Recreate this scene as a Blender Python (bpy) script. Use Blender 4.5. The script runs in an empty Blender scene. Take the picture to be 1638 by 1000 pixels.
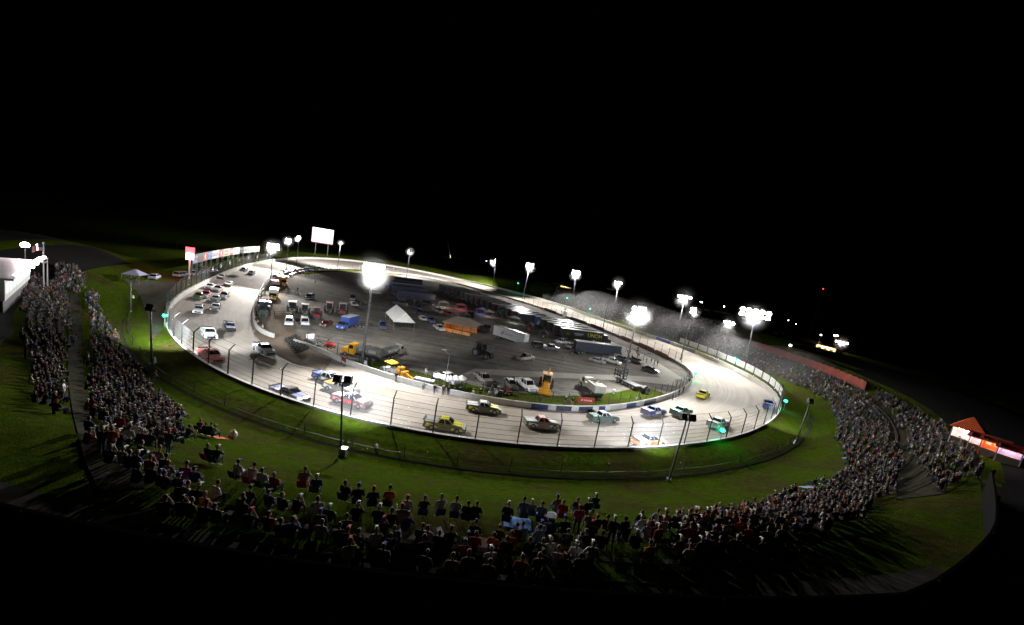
import bpy, bmesh, math, random
import numpy as np
from mathutils import Vector, Matrix
random.seed(7); RNG = np.random.RandomState(11)
SC = bpy.context.scene
COL = SC.collection

# ------------------------------------------------------------------ camera, world, exposure
CAM_H = 26.0; FPX = 600.0; PITCH = math.radians(8); ROLL = math.radians(9.7); CX, CY = 819.0, 500.0
_rt = np.array([1, 0, 0.]); _up = np.array([0, math.sin(PITCH), math.cos(PITCH)])
FW = np.array([0, math.cos(PITCH), -math.sin(PITCH)])
RV = math.cos(ROLL) * _rt + math.sin(ROLL) * _up
UV_ = -math.sin(ROLL) * _rt + math.cos(ROLL) * _up
cd = bpy.data.cameras.new('camera'); cd.lens = FPX / 1638 * 36; cd.sensor_width = 36
cd.clip_start = 0.5; cd.clip_end = 9000
cam = bpy.data.objects.new('camera', cd); COL.objects.link(cam)
cam.matrix_world = Matrix(((RV[0], UV_[0], -FW[0], 0), (RV[1], UV_[1], -FW[1], 0), (RV[2], UV_[2], -FW[2], CAM_H), (0, 0, 0, 1)))
SC.camera = cam
w = bpy.data.worlds.new("World"); SC.world = w; w.use_nodes = True
bg = w.node_tree.nodes['Background']
_sky = w.node_tree.nodes.new('ShaderNodeTexSky'); _sky.sky_type = 'NISHITA'; _sky.sun_disc = False
_sky.sun_elevation = math.radians(-9); _sky.sun_rotation = math.radians(200)
w.node_tree.links.new(_sky.outputs[0], bg.inputs[0]); bg.inputs[1].default_value = 0.02
SC.view_settings.view_transform = 'Standard'; SC.view_settings.look = 'None'
SC.view_settings.exposure = 0.0; SC.view_settings.gamma = 1.0
SC.cycles.max_bounces = 4; SC.cycles.diffuse_bounces = 2; SC.cycles.glossy_bounces = 2
SC.cycles.transparent_max_bounces = 12; SC.cycles.volume_bounces = 0
SC.cycles.sample_clamp_indirect = 3.0; SC.cycles.sample_clamp_direct = 0.0
SC.cycles.use_light_tree = True
PW = 1.0          # overall lamp power

# ------------------------------------------------------------------ geometry of the place
OUT_PX = [(262,505),(275,478),(300,462),(330,449),(360,434),(400,421),(440,414),(480,411),(520,412),(560,415),(600,420),(650,428),(700,438),(750,449),(800,460),(850,473),(900,487),(950,505),(1000,522),(1050,538),(1100,555),(1150,575),(1200,598),(1230,615),(1250,635),(1253,650),(1240,668),(1200,693),(1150,704),(1100,711),(1000,717),(960,718),(900,716),(800,709),(700,697),(600,677),(500,653),(450,636),(400,615),(350,595),(310,572),(280,545),(265,525)]
INN_PX = [(405,515),(403,490),(415,468),(430,450),(460,436),(500,430),(560,430),(650,437),(700,445),(760,460),(850,486),(900,503),(950,520),(1000,540),(1050,560),(1100,585),(1113,600),(1105,615),(1070,633),(1000,648),(930,653),(850,647),(770,635),(700,620),(640,605),(580,585),(530,568),(500,550),(475,540),(415,535)]
def ray(x, y): return FW + (x - CX) / FPX * RV - (y - CY) / FPX * UV_
def bp(x, y, z=0.0):
    v = ray(x, y); t = (CAM_H - z) / -v[2]
    return np.array([v[0] * t, v[1] * t])
def pj(P):
    X = np.atleast_2d(np.asarray(P, float)) - np.array([0, 0, CAM_H]); d = X @ FW
    return np.c_[CX + FPX * (X @ RV) / d, CY - FPX * (X @ UV_) / d, d]
NO = 400
def smooth_closed(P, n=NO, sig=5):
    Q = np.vstack([P, P[:1]]); s = np.r_[0, np.cumsum(np.hypot(*np.diff(Q, axis=0).T))]
    t = np.linspace(0, s[-1], n, endpoint=False); R = np.c_[np.interp(t, s, Q[:, 0]), np.interp(t, s, Q[:, 1])]
    k = np.exp(-.5 * (np.arange(-20, 21) / sig) ** 2); k /= k.sum(); o = np.zeros_like(R)
    for i, ww in zip(range(-20, 21), k): o += ww * np.roll(R, i, axis=0)
    return o
WALL_Z = 1.6; WALL_T = 3.0
OUT = smooth_closed(np.array([bp(x, y, WALL_T) for x, y in OUT_PX]))
INN = smooth_closed(np.array([bp(x, y, 1.0) for x, y in INN_PX]), NO, 4)
def area(P): return .5 * np.sum(P[:, 0] * np.roll(P[:, 1], -1) - P[:, 1] * np.roll(P[:, 0], -1))
def normals(P):
    t = np.roll(P, -1, 0) - np.roll(P, 1, 0); t /= np.hypot(t[:, 0], t[:, 1])[:, None]
    return np.c_[t[:, 1], -t[:, 0]] * (1 if area(P) > 0 else -1), t
OUTN, OUTT = normals(OUT); INNN, INNT = normals(INN)
OSTEP = np.hypot(*(OUT - np.roll(OUT, 1, 0)).T).sum() / NO
ISTEP = np.hypot(*(INN - np.roll(INN, 1, 0)).T).sum() / NO
HB = [(0, 2.75), (4, 2.55), (8, 1.9), (12, 1.3), (100, 0), (1500, -2)]
HH = [(0, 0), (7, 0), (26, 10.6), (34, 12), (38, 12), (60, 3), (100, 0), (9999, 0)]
def tab(L, d): return np.interp(d, [a for a, b in L], [b for a, b in L])
AMP = np.ones(NO)
for k in range(NO):
    x, y = OUT[k]
    AMP[k] = np.interp(y, [0, 110, 150, 300, 345, 999], [1, 1, .08, .08, .45, .45]) if x < -60 else np.interp(y, [0, 240, 320], [1, 1, .45])
_k = np.exp(-.5 * (np.arange(-12, 13) / 5) ** 2); _k /= _k.sum()
AMP = sum(ww * np.roll(AMP, i) for i, ww in zip(range(-12, 13), _k))
def dd(P):
    P = np.atleast_2d(P); D = np.hypot(P[:, None, 0] - OUT[None, :, 0], P[:, None, 1] - OUT[None, :, 1]); i = D.argmin(1)
    s = np.sign(((P - OUT[i]) * OUTN[i]).sum(1)); return s * D[np.arange(len(P)), i], i
def tz(P):
    d, i = dd(P); return tab(HB, d) + AMP[i] * tab(HH, d)
def inside(P, x, y):
    n = len(P); c = False; j = n - 1
    for i in range(n):
        if (P[i][1] > y) != (P[j][1] > y) and x < (P[j][0] - P[i][0]) * (y - P[i][1]) / (P[j][1] - P[i][1]) + P[i][0]: c = not c
        j = i
    return c
def trackz(x, y):
    if inside(INN, x, y): return 0.0
    a = np.hypot(OUT[:, 0] - x, OUT[:, 1] - y).min(); b = np.hypot(INN[:, 0] - x, INN[:, 1] - y).min()
    return WALL_Z * b / (a + b)
def surf(px, py, lift=0.0):
    """the point of the ground that shows at a photo pixel"""
    p = bp(px, py, 0.0)
    if py > 375 and np.hypot(*p) < 500 and inside(OUT, *p) and dd(p)[0][0] < 0:
        z = 0.0
        for _ in range(6): p = bp(px, py, z); z = trackz(*p)
        return Vector((p[0], p[1], z + lift))
    v = ray(px, py); t0, t1 = 8.0, 900.0
    for n in (700, 40):
        t = np.linspace(t0, t1, n); P = v[None] * t[:, None] + np.array([0, 0, CAM_H])
        h = P[:, 2] < tz(P[:, :2]); k = int(np.argmax(h)) if h.any() else n - 1
        t0, t1 = t[max(k - 1, 0)], t[k]
    return Vector((P[k][0], P[k][1], P[k][2] + lift))
def heading(a, b):
    A, B = surf(*a), surf(*b); return math.atan2(B.y - A.y, B.x - A.x)
def zat(P, py):
    """height above the plan point P that shows at photo row py"""
    lo, hi = -2.0, 80.0
    for _ in range(40):
        m = (lo + hi) / 2
        if pj((P[0], P[1], m))[0][1] > py: lo = m
        else: hi = m
    return (lo + hi) / 2

# ------------------------------------------------------------------ materials
MATS = {}
def nodes(name):
    m = bpy.data.materials.new(name); m.use_nodes = True; MATS[name] = m
    nt = m.node_tree; return m, nt, nt.nodes['Principled BSDF']
def N(nt, t, **kw):
    n = nt.nodes.new(t)
    for k, v in kw.items(): setattr(n, k, v)
    return n
def ramp(nt, fac, stops):
    r = N(nt, 'ShaderNodeValToRGB'); e = r.color_ramp.elements
    while len(e) < len(stops): e.new(.5)
    for el, (p, c) in zip(e, stops): el.position = p; el.color = (*c, 1)
    nt.links.new(fac, r.inputs[0]); return r.outputs[0]
def noise(nt, scale, detail=4, vec=None, rough=.6):
    n = N(nt, 'ShaderNodeTexNoise'); n.inputs['Scale'].default_value = scale; n.inputs['Detail'].default_value = detail
    n.inputs['Roughness'].default_value = rough
    nt.links.new(vec if vec is not None else N(nt, 'ShaderNodeNewGeometry').outputs['Position'], n.inputs['Vector'])
    return n.outputs['Fac']
def mixc(nt, fac, a, b, mode='MIX'):
    m = N(nt, 'ShaderNodeMix', data_type='RGBA', blend_type=mode)
    for s, v in ((0, fac), (6, a), (7, b)):
        if hasattr(v, 'is_output'): nt.links.new(v, m.inputs[s])
        else: m.inputs[s].default_value = v if s == 0 else (*v, 1)
    return m.outputs[2]
def bump(nt, b, h, strength=.4, dist=.1):
    n = N(nt, 'ShaderNodeBump'); n.inputs['Strength'].default_value = strength; n.inputs['Distance'].default_value = dist
    nt.links.new(h, n.inputs['Height']); nt.links.new(n.outputs[0], b.inputs['Normal'])
def mat(name, rgb, rough=.6, var=.25, scale=1.5, metal=0.0):
    m, nt, b = nodes(name)
    tc = N(nt, 'ShaderNodeTexCoord').outputs['Object']
    f = noise(nt, scale, 4, tc)
    lo = tuple(c * (1 - var) for c in rgb); hi = tuple(min(1, c * (1 + var)) for c in rgb)
    nt.links.new(ramp(nt, f, [(.3, lo), (.7, hi)]), b.inputs['Base Color'])
    b.inputs['Roughness'].default_value = rough; b.inputs['Metallic'].default_value = metal
    return m
def objmat(name, rough=.4, dirt=.35, spec=.5):
    m, nt, b = nodes(name)
    oi = N(nt, 'ShaderNodeObjectInfo'); tc = N(nt, 'ShaderNodeTexCoord').outputs['Object']
    f = ramp(nt, noise(nt, 1.6, 5, tc), [(.45, (0, 0, 0)), (.8, (dirt,) * 3)])
    nt.links.new(mixc(nt, f, oi.outputs['Color'], (.2, .16, .11)), b.inputs['Base Color'])
    b.inputs['Roughness'].default_value = rough; b.inputs['Specular IOR Level'].default_value = spec
    return m
def emit(name, rgb, strength, sample=False):
    m, nt, b = nodes(name)
    b.inputs['Base Color'].default_value = (.05, .05, .05, 1)
    b.inputs['Emission Color'].default_value = (*rgb, 1); b.inputs['Emission Strength'].default_value = strength
    if not sample: m.cycles.emission_sampling = 'NONE'
    return m
def randmat(name, stops, rough=.8):
    m, nt, b = nodes(name)
    oi = N(nt, 'ShaderNodeObjectInfo')
    c = ramp(nt, oi.outputs['Random'], stops); MATS[name].node_tree.nodes[-1].color_ramp.interpolation = 'CONSTANT'
    nt.links.new(c, b.inputs['Base Color']); b.inputs['Roughness'].default_value = rough; return m
M_PAINT = objmat('vehicle_paint', .35); M_CLOTH = objmat('cloth', .9, .12, .2); M_SHIRT = objmat('shirt_cloth', .9, .08, .15)
M_GLASS = mat('tinted_glass', (.012, .014, .018), .08, .2); M_RUB = mat('rubber', (.028, .027, .026), .85, .3, 4)
M_STEEL = mat('galvanised_steel', (.3, .31, .32), .45, .25, 2, .6); M_DARK = mat('dark_metal', (.02, .02, .022), .5, .3, 3)
M_WHITE = mat('white_paint', (.75, .75, .74), .5, .12, 1); M_CHROME = mat('wheel_metal', (.35, .35, .36), .35, .3, 4, .7)
M_BLACK = mat('black_paint', (.015, .015, .016), .45, .4, 2); M_WOOD = mat('bench_wood', (.09, .075, .05), .8, .4, 3)
M_POLE = mat('pole_steel', (.16, .17, .18), .5, .25, 1, .4); M_RED = mat('red_paint', (.45, .03, .02), .5, .25)
M_SKIN = randmat('skin', [(0, (.3, .17, .115)), (.45, (.36, .22, .15)), (.8, (.2, .11, .065))], .55)
M_HAIR = randmat('hair', [(0, (.03, .018, .01)), (.35, (.012, .01, .008)), (.6, (.12, .07, .03)), (.8, (.25, .18, .1)), (.92, (.35, .33, .3))], .6)
M_PANTS = randmat('trousers', [(0, (.035, .05, .1)), (.4, (.02, .02, .022)), (.6, (.17, .14, .09)), (.8, (.06, .08, .14)), (.93, (.12, .12, .12))], .9)
M_LENS = emit('lamp_lens', (1, .97, .95), 60); M_LENS_WARM = emit('lamp_lens_pinkish', (1, .8, .82), 40)
M_DIM = emit('small_lamp_lens', (.95, 1, 1), 14); M_GREEN = emit('green_signal_lens', (.02, 1, .45), 9); M_REDL = emit('red_signal_lens', (1, .04, .05), 6)
M_HEAD = mat('headlamp_glass', (.7, .7, .68), .15, .1)

def grassmat():
    m, nt, b = nodes('mown_grass')
    a = noise(nt, .12, 5); c = noise(nt, 1.3, 6, None, .75); e = noise(nt, 14, 3, None, .7)
    base = ramp(nt, c, [(.25, (.03, .056, .004)), (.5, (.06, .1, .008)), (.75, (.1, .14, .015))])
    dry = ramp(nt, c, [(.3, (.045, .04, .014)), (.7, (.1, .08, .03))])
    f = ramp(nt, a, [(.46, (0, 0, 0)), (.62, (.8,) * 3)])
    k = mixc(nt, f, base, dry)
    k = mixc(nt, .75, k, ramp(nt, e, [(.3, (.45, .45, .45)), (.65, (1.25, 1.25, 1.25))]), 'MULTIPLY')
    nt.links.new(k, b.inputs['Base Color']); b.inputs['Roughness'].default_value = .95; b.inputs['Specular IOR Level'].default_value = 0
    h = N(nt, 'ShaderNodeMath', operation='ADD'); nt.links.new(noise(nt, 2.2, 5, None, .7), h.inputs[0]); nt.links.new(e, h.inputs[1])
    bump(nt, b, h.outputs[0], 1.0, .3); return m
def dirtmat(name, c0, c1, c2, s1=.07, s2=1.2, bs=.5, bd=.08):
    m, nt, b = nodes(name)
    a = noise(nt, s1, 5, None, .65); c = noise(nt, s2, 6, None, .7)
    k = mixc(nt, ramp(nt, c, [(.3, (.0,) * 3), (.75, (1,) * 3)]), ramp(nt, a, [(.35, c0), (.6, c1)]), c2)
    k = mixc(nt, .5, k, ramp(nt, noise(nt, 9, 3), [(.3, (.6,) * 3), (.7, (1.2,) * 3)]), 'MULTIPLY')
    if name == 'infield_gravel':
        mp = N(nt, 'ShaderNodeMapping'); nt.links.new(N(nt, 'ShaderNodeNewGeometry').outputs['Position'], mp.inputs['Vector']); mp.inputs['Rotation'].default_value = (0, 0, .35); mp.inputs['Scale'].default_value = (.03, .55, 1)
        k = mixc(nt, .8, k, ramp(nt, noise(nt, 1, 5, mp.outputs[0], .65), [(.36, (.62,) * 3), (.52, (1,) * 3), (.66, (1.25,) * 3)]), 'MULTIPLY')
        k = mixc(nt, .7, k, ramp(nt, noise(nt, .22, 3), [(.3, (.5,) * 3), (.42, (1,) * 3)]), 'MULTIPLY')
    nt.links.new(k, b.inputs['Base Color']); b.inputs['Roughness'].default_value = .95; b.inputs['Specular IOR Level'].default_value = .02
    bump(nt, b, c, bs, bd); return m
def trackmat():
    m, nt, b = nodes('clay_track')
    uv = N(nt, 'ShaderNodeUVMap'); mp = N(nt, 'ShaderNodeMapping'); nt.links.new(uv.outputs[0], mp.inputs['Vector'])
    mp.inputs['Scale'].default_value = (.012, 26, 1)
    mp2 = N(nt, 'ShaderNodeMapping'); nt.links.new(uv.outputs[0], mp2.inputs['Vector']); mp2.inputs['Scale'].default_value = (.05, 70, 1)
    s1 = noise(nt, 1, 4, mp.outputs[0], .6); s2 = noise(nt, 1, 3, mp2.outputs[0], .7); p = noise(nt, .09, 5); g = noise(nt, 1.5, 5)
    k = ramp(nt, s1, [(.3, (.25, .21, .165)), (.5, (.31, .27, .22)), (.7, (.36, .32, .27))])
    k = mixc(nt, ramp(nt, p, [(.42, (0,) * 3), (.7, (.7,) * 3)]), k, (.4, .37, .34))
    k = mixc(nt, .45, k, ramp(nt, s2, [(.35, (.68,) * 3), (.6, (1.1,) * 3)]), 'MULTIPLY')
    k = mixc(nt, .35, k, ramp(nt, g, [(.3, (.75,) * 3), (.7, (1.1,) * 3)]), 'MULTIPLY')
    nt.links.new(k, b.inputs['Base Color']); b.inputs['Roughness'].default_value = .75; b.inputs['Specular IOR Level'].default_value = .25
    h = N(nt, 'ShaderNodeMath', operation='ADD'); nt.links.new(s2, h.inputs[0]); nt.links.new(g, h.inputs[1])
    bump(nt, b, h.outputs[0], .35, .05); return m
def wiremat():
    m = bpy.data.materials.new('chain_link'); m.use_nodes = True; nt = m.node_tree; nt.nodes.clear()
    df = N(nt, 'ShaderNodeBsdfDiffuse'); df.inputs[0].default_value = (.3, .3, .31, 1)
    tr = N(nt, 'ShaderNodeBsdfTransparent'); mx = N(nt, 'ShaderNodeMixShader'); o = N(nt, 'ShaderNodeOutputMaterial')
    mx.inputs[0].default_value = .12
    nt.links.new(tr.outputs[0], mx.inputs[1]); nt.links.new(df.outputs[0], mx.inputs[2]); nt.links.new(mx.outputs[0], o.inputs[0])
    return m
M_GRASS = grassmat(); M_TRACK = trackmat(); M_WIRE = wiremat()
M_INF = dirtmat('infield_gravel', (.17, .16, .145), (.26, .245, .22), (.13, .122, .11), .035, .5)
M_PALE = dirtmat('pale_gravel', (.4, .38, .34), (.46, .44, .4), (.32, .3, .27), .2, 1.5)
M_BROWN = dirtmat('brown_dirt', (.2, .16, .12), (.27, .22, .165), (.15, .12, .09), .1, 1.0)
M_MATTE = dirtmat('shade_fence_black', (.006, .006, .006), (.009, .008, .008), (.004, .004, .004), .3, 2.0, .2, .02)  # boards of the added shade fence, kept near black
M_WALK = dirtmat('worn_asphalt', (.035, .033, .027), (.05, .047, .038), (.025, .024, .02), .3, 2.0, .3, .03)
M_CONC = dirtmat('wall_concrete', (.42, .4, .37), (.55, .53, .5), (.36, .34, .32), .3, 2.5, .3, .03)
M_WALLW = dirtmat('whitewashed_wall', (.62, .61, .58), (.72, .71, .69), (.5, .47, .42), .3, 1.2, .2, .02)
M_WSHADE = dirtmat('shade_painted_concrete', (.07, .065, .06), (.11, .1, .09), (.05, .047, .043), .3, 2.5, .3, .03)  # outer wall face: its lack of light is put into the colour
M_LOT = dirtmat('parking_lot_dirt', (.05, .05, .035), (.09, .085, .065), (.04, .04, .025), .05, .6)
M_ORANGE = mat('rusty_orange_boards', (.2, .022, .006), .85, .3, .6)

# ------------------------------------------------------------------ mesh helpers
class MB:
    def __init__(s): s.v = []; s.f = []; s.m = []; s.uv = {}
    def _add(s, vs, fs, m):
        o = len(s.v); s.v += [tuple(map(float, v)) for v in vs]
        for f in fs: s.f.append(tuple(o + i for i in f)); s.m.append(m)
        return s
    def hexa(s, P, m=0): return s._add(P, [(0, 3, 2, 1), (4, 5, 6, 7), (0, 1, 5, 4), (1, 2, 6, 5), (2, 3, 7, 6), (3, 0, 4, 7)], m)
    def box(s, x0, x1, y0, y1, z0, z1, m=0): return s.hexa([(x0, y0, z0), (x1, y0, z0), (x1, y1, z0), (x0, y1, z0), (x0, y0, z1), (x1, y0, z1), (x1, y1, z1), (x0, y1, z1)], m)
    def frus(s, b, t, z0, z1, m=0):
        """bottom rect b and top rect t as (x0,x1,y0,y1)"""
        return s.hexa([(b[0], b[2], z0), (b[1], b[2], z0), (b[1], b[3], z0), (b[0], b[3], z0), (t[0], t[2], z1), (t[1], t[2], z1), (t[1], t[3], z1), (t[0], t[3], z1)], m)
    def tube(s, p0, p1, r0, r1=None, n=8, m=0):
        r1 = r0 if r1 is None else r1
        p0, p1 = Vector(p0), Vector(p1); d = (p1 - p0).normalized(); a = d.orthogonal().normalized(); b = d.cross(a)
        vs = [p + (a * math.cos(t) + b * math.sin(t)) * r for p, r in ((p0, r0), (p1, r1)) for t in [2 * math.pi * k / n for k in range(n)]]
        fs = [(k, (k + 1) % n, n + (k + 1) % n, n + k) for k in range(n)] + [tuple(range(n))[::-1], tuple(range(n, 2 * n))]
        return s._add(vs, fs, m)
    def path(s, pts, r, n=6, m=0):
        for a, b in zip(pts[:-1], pts[1:]): s.tube(a, b, r, r, n, m)
        return s
    def prism(s, prof, y0, y1, m=0, tin=0.0, z_t=None):
        """side profile (x,z) swept across y; narrower by tin at height z_t"""
        zs = [z for x, z in prof]; lo, hi = min(zs), max(zs) if z_t is None else z_t
        n = len(prof); vs = []
        for y in (y0, y1):
            for x, z in prof:
                k = tin * max(0, (z - lo)) / max(1e-6, hi - lo); vs.append((x, y + (k if y == y0 else -k), z))
        ar = sum(prof[i][0] * prof[(i + 1) % n][1] - prof[(i + 1) % n][0] * prof[i][1] for i in range(n))
        fs = [tuple(range(n)), tuple(range(n, 2 * n))[::-1]] + [(i, n + i, n + (i + 1) % n, (i + 1) % n) for i in range(n)]
        if ar < 0: fs = [f[::-1] for f in fs]
        return s._add(vs, fs, m)
    def ball(s, c, r, seg=10, rings=6, m=0):
        r = (r, r, r) if isinstance(r, (int, float)) else r
        vs = [(c[0], c[1], c[2] - r[2])]
        for j in range(1, rings):
            t = math.pi * j / rings - math.pi / 2
            for k in range(seg):
                a = 2 * math.pi * k / seg; vs.append((c[0] + r[0] * math.cos(t) * math.cos(a), c[1] + r[1] * math.cos(t) * math.sin(a), c[2] + r[2] * math.sin(t)))
        vs.append((c[0], c[1], c[2] + r[2])); L = len(vs) - 1; fs = [(0, 1 + (k + 1) % seg, 1 + k) for k in range(seg)]
        for j in range(rings - 2):
            for k in range(seg): a = 1 + j * seg; fs.append((a + k, a + (k + 1) % seg, a + seg + (k + 1) % seg, a + seg + k))
        a = 1 + (rings - 2) * seg; fs += [(a + k, a + (k + 1) % seg, L) for k in range(seg)]
        return s._add(vs, fs, m)
    def mesh(s, name, mats, smooth=False):
        me = bpy.data.meshes.new(name); me.from_pydata(s.v, [], s.f)
        for m in (mats if isinstance(mats, (list, tuple)) else [mats]): me.materials.append(m)
        me.polygons.foreach_set('material_index', s.m)
        if smooth: me.polygons.foreach_set('use_smooth', [True] * len(s.f))
        me.update(); return me
def obj(name, me, parent=None, loc=(0, 0, 0), rz=0.0, color=None, label=None):
    o = bpy.data.objects.new(name, me); COL.objects.link(o); o.location = loc; o.rotation_euler = (0, 0, rz)
    if parent is not None: o.parent = parent
    if color is not None: o.color = (*color, 1)
    if label: o['label'] = label
    return o
def tag(o, label, cat, group=None, kind=None):
    o['label'] = label
    if cat: o['category'] = cat
    if group: o['group'] = group
    if kind: o['kind'] = kind
    return o
def thing(name, label, cat, loc=(0, 0, 0), rz=0.0, group=None, scale=1.0):
    o = bpy.data.objects.new(name, None); COL.objects.link(o); o.empty_display_size = .3
    o.location = loc; o.rotation_euler = (0, 0, rz); o.scale = (scale,) * 3
    return tag(o, label, cat, group)
def struct(name, me):
    o = obj(name, me); o['kind'] = 'structure'; return o
def sheet(grid, name, m, uvs=None, closed=False, smooth=True):
    """grid[i][j] of points -> mesh with uv in metres"""
    n, k = len(grid), len(grid[0]); vs = [tuple(map(float, p)) for r in grid for p in r]; fs = []
    for i in range(n if closed else n - 1):
        for j in range(k - 1): fs.append((i * k + j, ((i + 1) % n) * k + j, ((i + 1) % n) * k + j + 1, i * k + j + 1))
    me = bpy.data.meshes.new(name); me.from_pydata(vs, [], fs); me.materials.append(m)
    if smooth: me.polygons.foreach_set('use_smooth', [True] * len(fs))
    if uvs is not None:
        L = me.uv_layers.new(name='UVMap'); d = []
        for i in range(n if closed else n - 1):
            for j in range(k - 1):
                for a, b in ((i, j), (i + 1, j), (i + 1, j + 1), (i, j + 1)): d += list(uvs(a, b))
        L.data.foreach_set('uv', d)
    me.update()
    me.validate(); return me
def up(me):
    """make an open sheet face the sky"""
    bm = bmesh.new(); bm.from_mesh(me); s = sum(f.normal.z for f in bm.faces)
    if s < 0: bmesh.ops.reverse_faces(bm, faces=bm.faces)
    bm.to_mesh(me); bm.free(); return me
ORD = 'first second third fourth fifth sixth seventh eighth ninth tenth'.split()
def nth(i):
    if i < 10: return ORD[i]
    n = i + 1; return f"{n}{'th' if 10 < n % 100 < 14 else {1: 'st', 2: 'nd', 3: 'rd'}.get(n % 10, 'th')}"

def irange(a, b, n=NO):
    if b < a: b += n
    return [i % n for i in range(a, b + 1)]
# ------------------------------------------------------------------ the setting
DR = [0, .6, 1.2, 2, 3, 4, 5, 6, 7, 8, 9, 10, 12, 14, 16, 18, 20, 22, 24, 26, 28, 30, 32, 34, 36, 38, 42, 46, 50, 55, 60, 70, 85, 100, 150, 250, 500, 900, 1500]
g = []
for i in range(NO):
    row = []
    for d in DR:
        p = OUT[i] + OUTN[i] * d
        row.append((p[0], p[1], tab(HB, d) + AMP[i] * tab(HH, d)))
    g.append(row)
struct('grass_bank', up(sheet(g, 'grass_bank', M_GRASS, None, True)))
# match inner and outer rims so that the track strip runs square across
ci = np.zeros(NO)
for i in range(NO):
    D = np.hypot(INN[:, 0] - OUT[i, 0], INN[:, 1] - OUT[i, 1]); ci[i] = D.argmin()
sgn = 1 if (area(OUT) > 0) == (area(INN) > 0) else -1
base = ci[0]; un = np.unwrap(np.r_[ci] * 2 * math.pi / NO) * NO / (2 * math.pi)
tot = sgn * NO; ext = np.r_[un - tot, un, un + tot]
kk = np.exp(-.5 * (np.arange(-30, 31) / 9) ** 2); kk /= kk.sum()
ext = np.convolve(ext, kk, 'same'); un = ext[NO:2 * NO]
def inn_at(u):
    a = int(math.floor(u)); f = u - a; return INN[a % NO] * (1 - f) + INN[(a + 1) % NO] * f
NV = 12; tg = []
for i in range(NO):
    a = OUT[i] + OUTN[i] * .05; b = inn_at(un[i])
    tg.append([(*(b * (1 - j / NV) + a * (j / NV)), .012 + WALL_Z * (j / NV) ** 1.15) for j in range(NV + 1)])
struct('dirt_track', up(sheet(tg, 'dirt_track', M_TRACK, lambda i, j: (i * OSTEP, j / NV), True)))
bm = bmesh.new(); bm.faces.new([bm.verts.new((p[0], p[1], 0.0)) for p in INN + INNN * .2]); bmesh.ops.triangulate(bm, faces=bm.faces)
me = bpy.data.meshes.new('infield_ground'); bm.to_mesh(me); bm.free(); me.materials.append(M_INF); struct('infield_ground', up(me))
def drape(name, A, B, m, lift, nu=6, sub=5):
    """ground sheet between two pixel polylines"""
    def res(L):
        L = np.array(L, float); s = np.r_[0, np.cumsum(np.hypot(*np.diff(L, axis=0).T))]; t = np.linspace(0, s[-1], (len(L) - 1) * sub + 1)
        return np.c_[np.interp(t, s, L[:, 0]), np.interp(t, s, L[:, 1])]
    n = max(len(A), len(B)); A, B = res(A), res(B); k = min(len(A), len(B))
    ia, ib = np.linspace(0, len(A) - 1, k).round().astype(int), np.linspace(0, len(B) - 1, k).round().astype(int)
    rows = []
    for a, b in zip(A[ia], B[ib]):
        P, Q = surf(*a), surf(*b); r = []
        for j in range(nu + 1):
            x, y = P.x + (Q.x - P.x) * j / nu, P.y + (Q.y - P.y) * j / nu
            z = trackz(x, y) if float(dd((x, y))[0][0]) < 0 else float(tz((x, y))[0])
            r.append((x, y, z + lift))
        rows.append(r)
    return struct(name, up(sheet(rows, name, m)))
drape('pale_gravel_road', [(760,590),(850,594),(930,598),(1010,601),(1080,606)], [(740,598),(850,603),(930,606),(1010,609),(1080,617)], M_PALE, .008)
drape('pit_lane', [(1095,607),(1040,572),(985,549),(930,530),(870,510),(820,494)], [(1060,606),(1015,577),(968,556),(918,537),(858,514),(806,494)], M_PALE, .014)
drape('ring_road', [(478,536),(448,500),(452,478),(466,456),(490,442),(530,437),(580,437),(640,443)], [(440,536),(425,502),(430,482),(445,462),(474,446),(522,434),(582,434),(642,440)], M_BROWN, .004)
drape('dirt_apron', [(405,533),(430,560),(470,580),(520,592)], [(430,510),(470,530),(500,545),(540,560)], M_BROWN, .012 if False else .02, 4)
def strip_in(name, a0, a1, d0, d1, m, lift):
    """strip of ground inside the inner rim between two rim indices"""
    rows = []
    for i in range(a0, a1 + 1):
        p, n = INN[i % NO], INNN[i % NO]; rows.append([(*(p - n * (d0 + (d1 - d0) * j / 3)), lift) for j in range(4)])
    return struct(name, up(sheet(rows, name, m)))
def near_i(px, py, z=1.0):
    p = bp(px, py, z); return int(np.hypot(INN[:, 0] - p[0], INN[:, 1] - p[1]).argmin())
def near_o(px, py, z=WALL_T):
    p = bp(px, py, z); return int(np.hypot(OUT[:, 0] - p[0], OUT[:, 1] - p[1]).argmin())
iA, iB = near_i(555, 577), near_i(1083, 631)      # near part of the inner rim
if iB > iA: iA += NO
strip_in('grass_verge', min(iA, iB), max(iA, iB), .25, 7.5, M_GRASS, .018)
jA, jB = near_i(470, 433), near_i(640, 436)
strip_in('grass_verge', min(jA, jB), max(jA, jB), .25, 6, M_GRASS, .018)
M_PATH = dirtmat('dark_worn_earth', (.028, .025, .017), (.045, .04, .026), (.02, .022, .012), .25, 1.5, .6, .08)
drape('walkway', [(112,470),(110,520),(108,600),(116,660),(136,740),(160,790)], [(128,470),(130,520),(134,600),(147,660),(172,720),(240,780)], M_PATH, .06, 6)
drape('walkway', [(1388,642),(1420,690),(1440,740),(1430,800)], [(1410,642),(1446,690),(1480,742),(1515,790)], M_PATH, .06, 6)
drape('gravel_lot', [(196,447),(222,470),(236,505),(243,545)], [(296,447),(274,470),(262,497),(258,530)], M_LOT, .05, 6)
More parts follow.
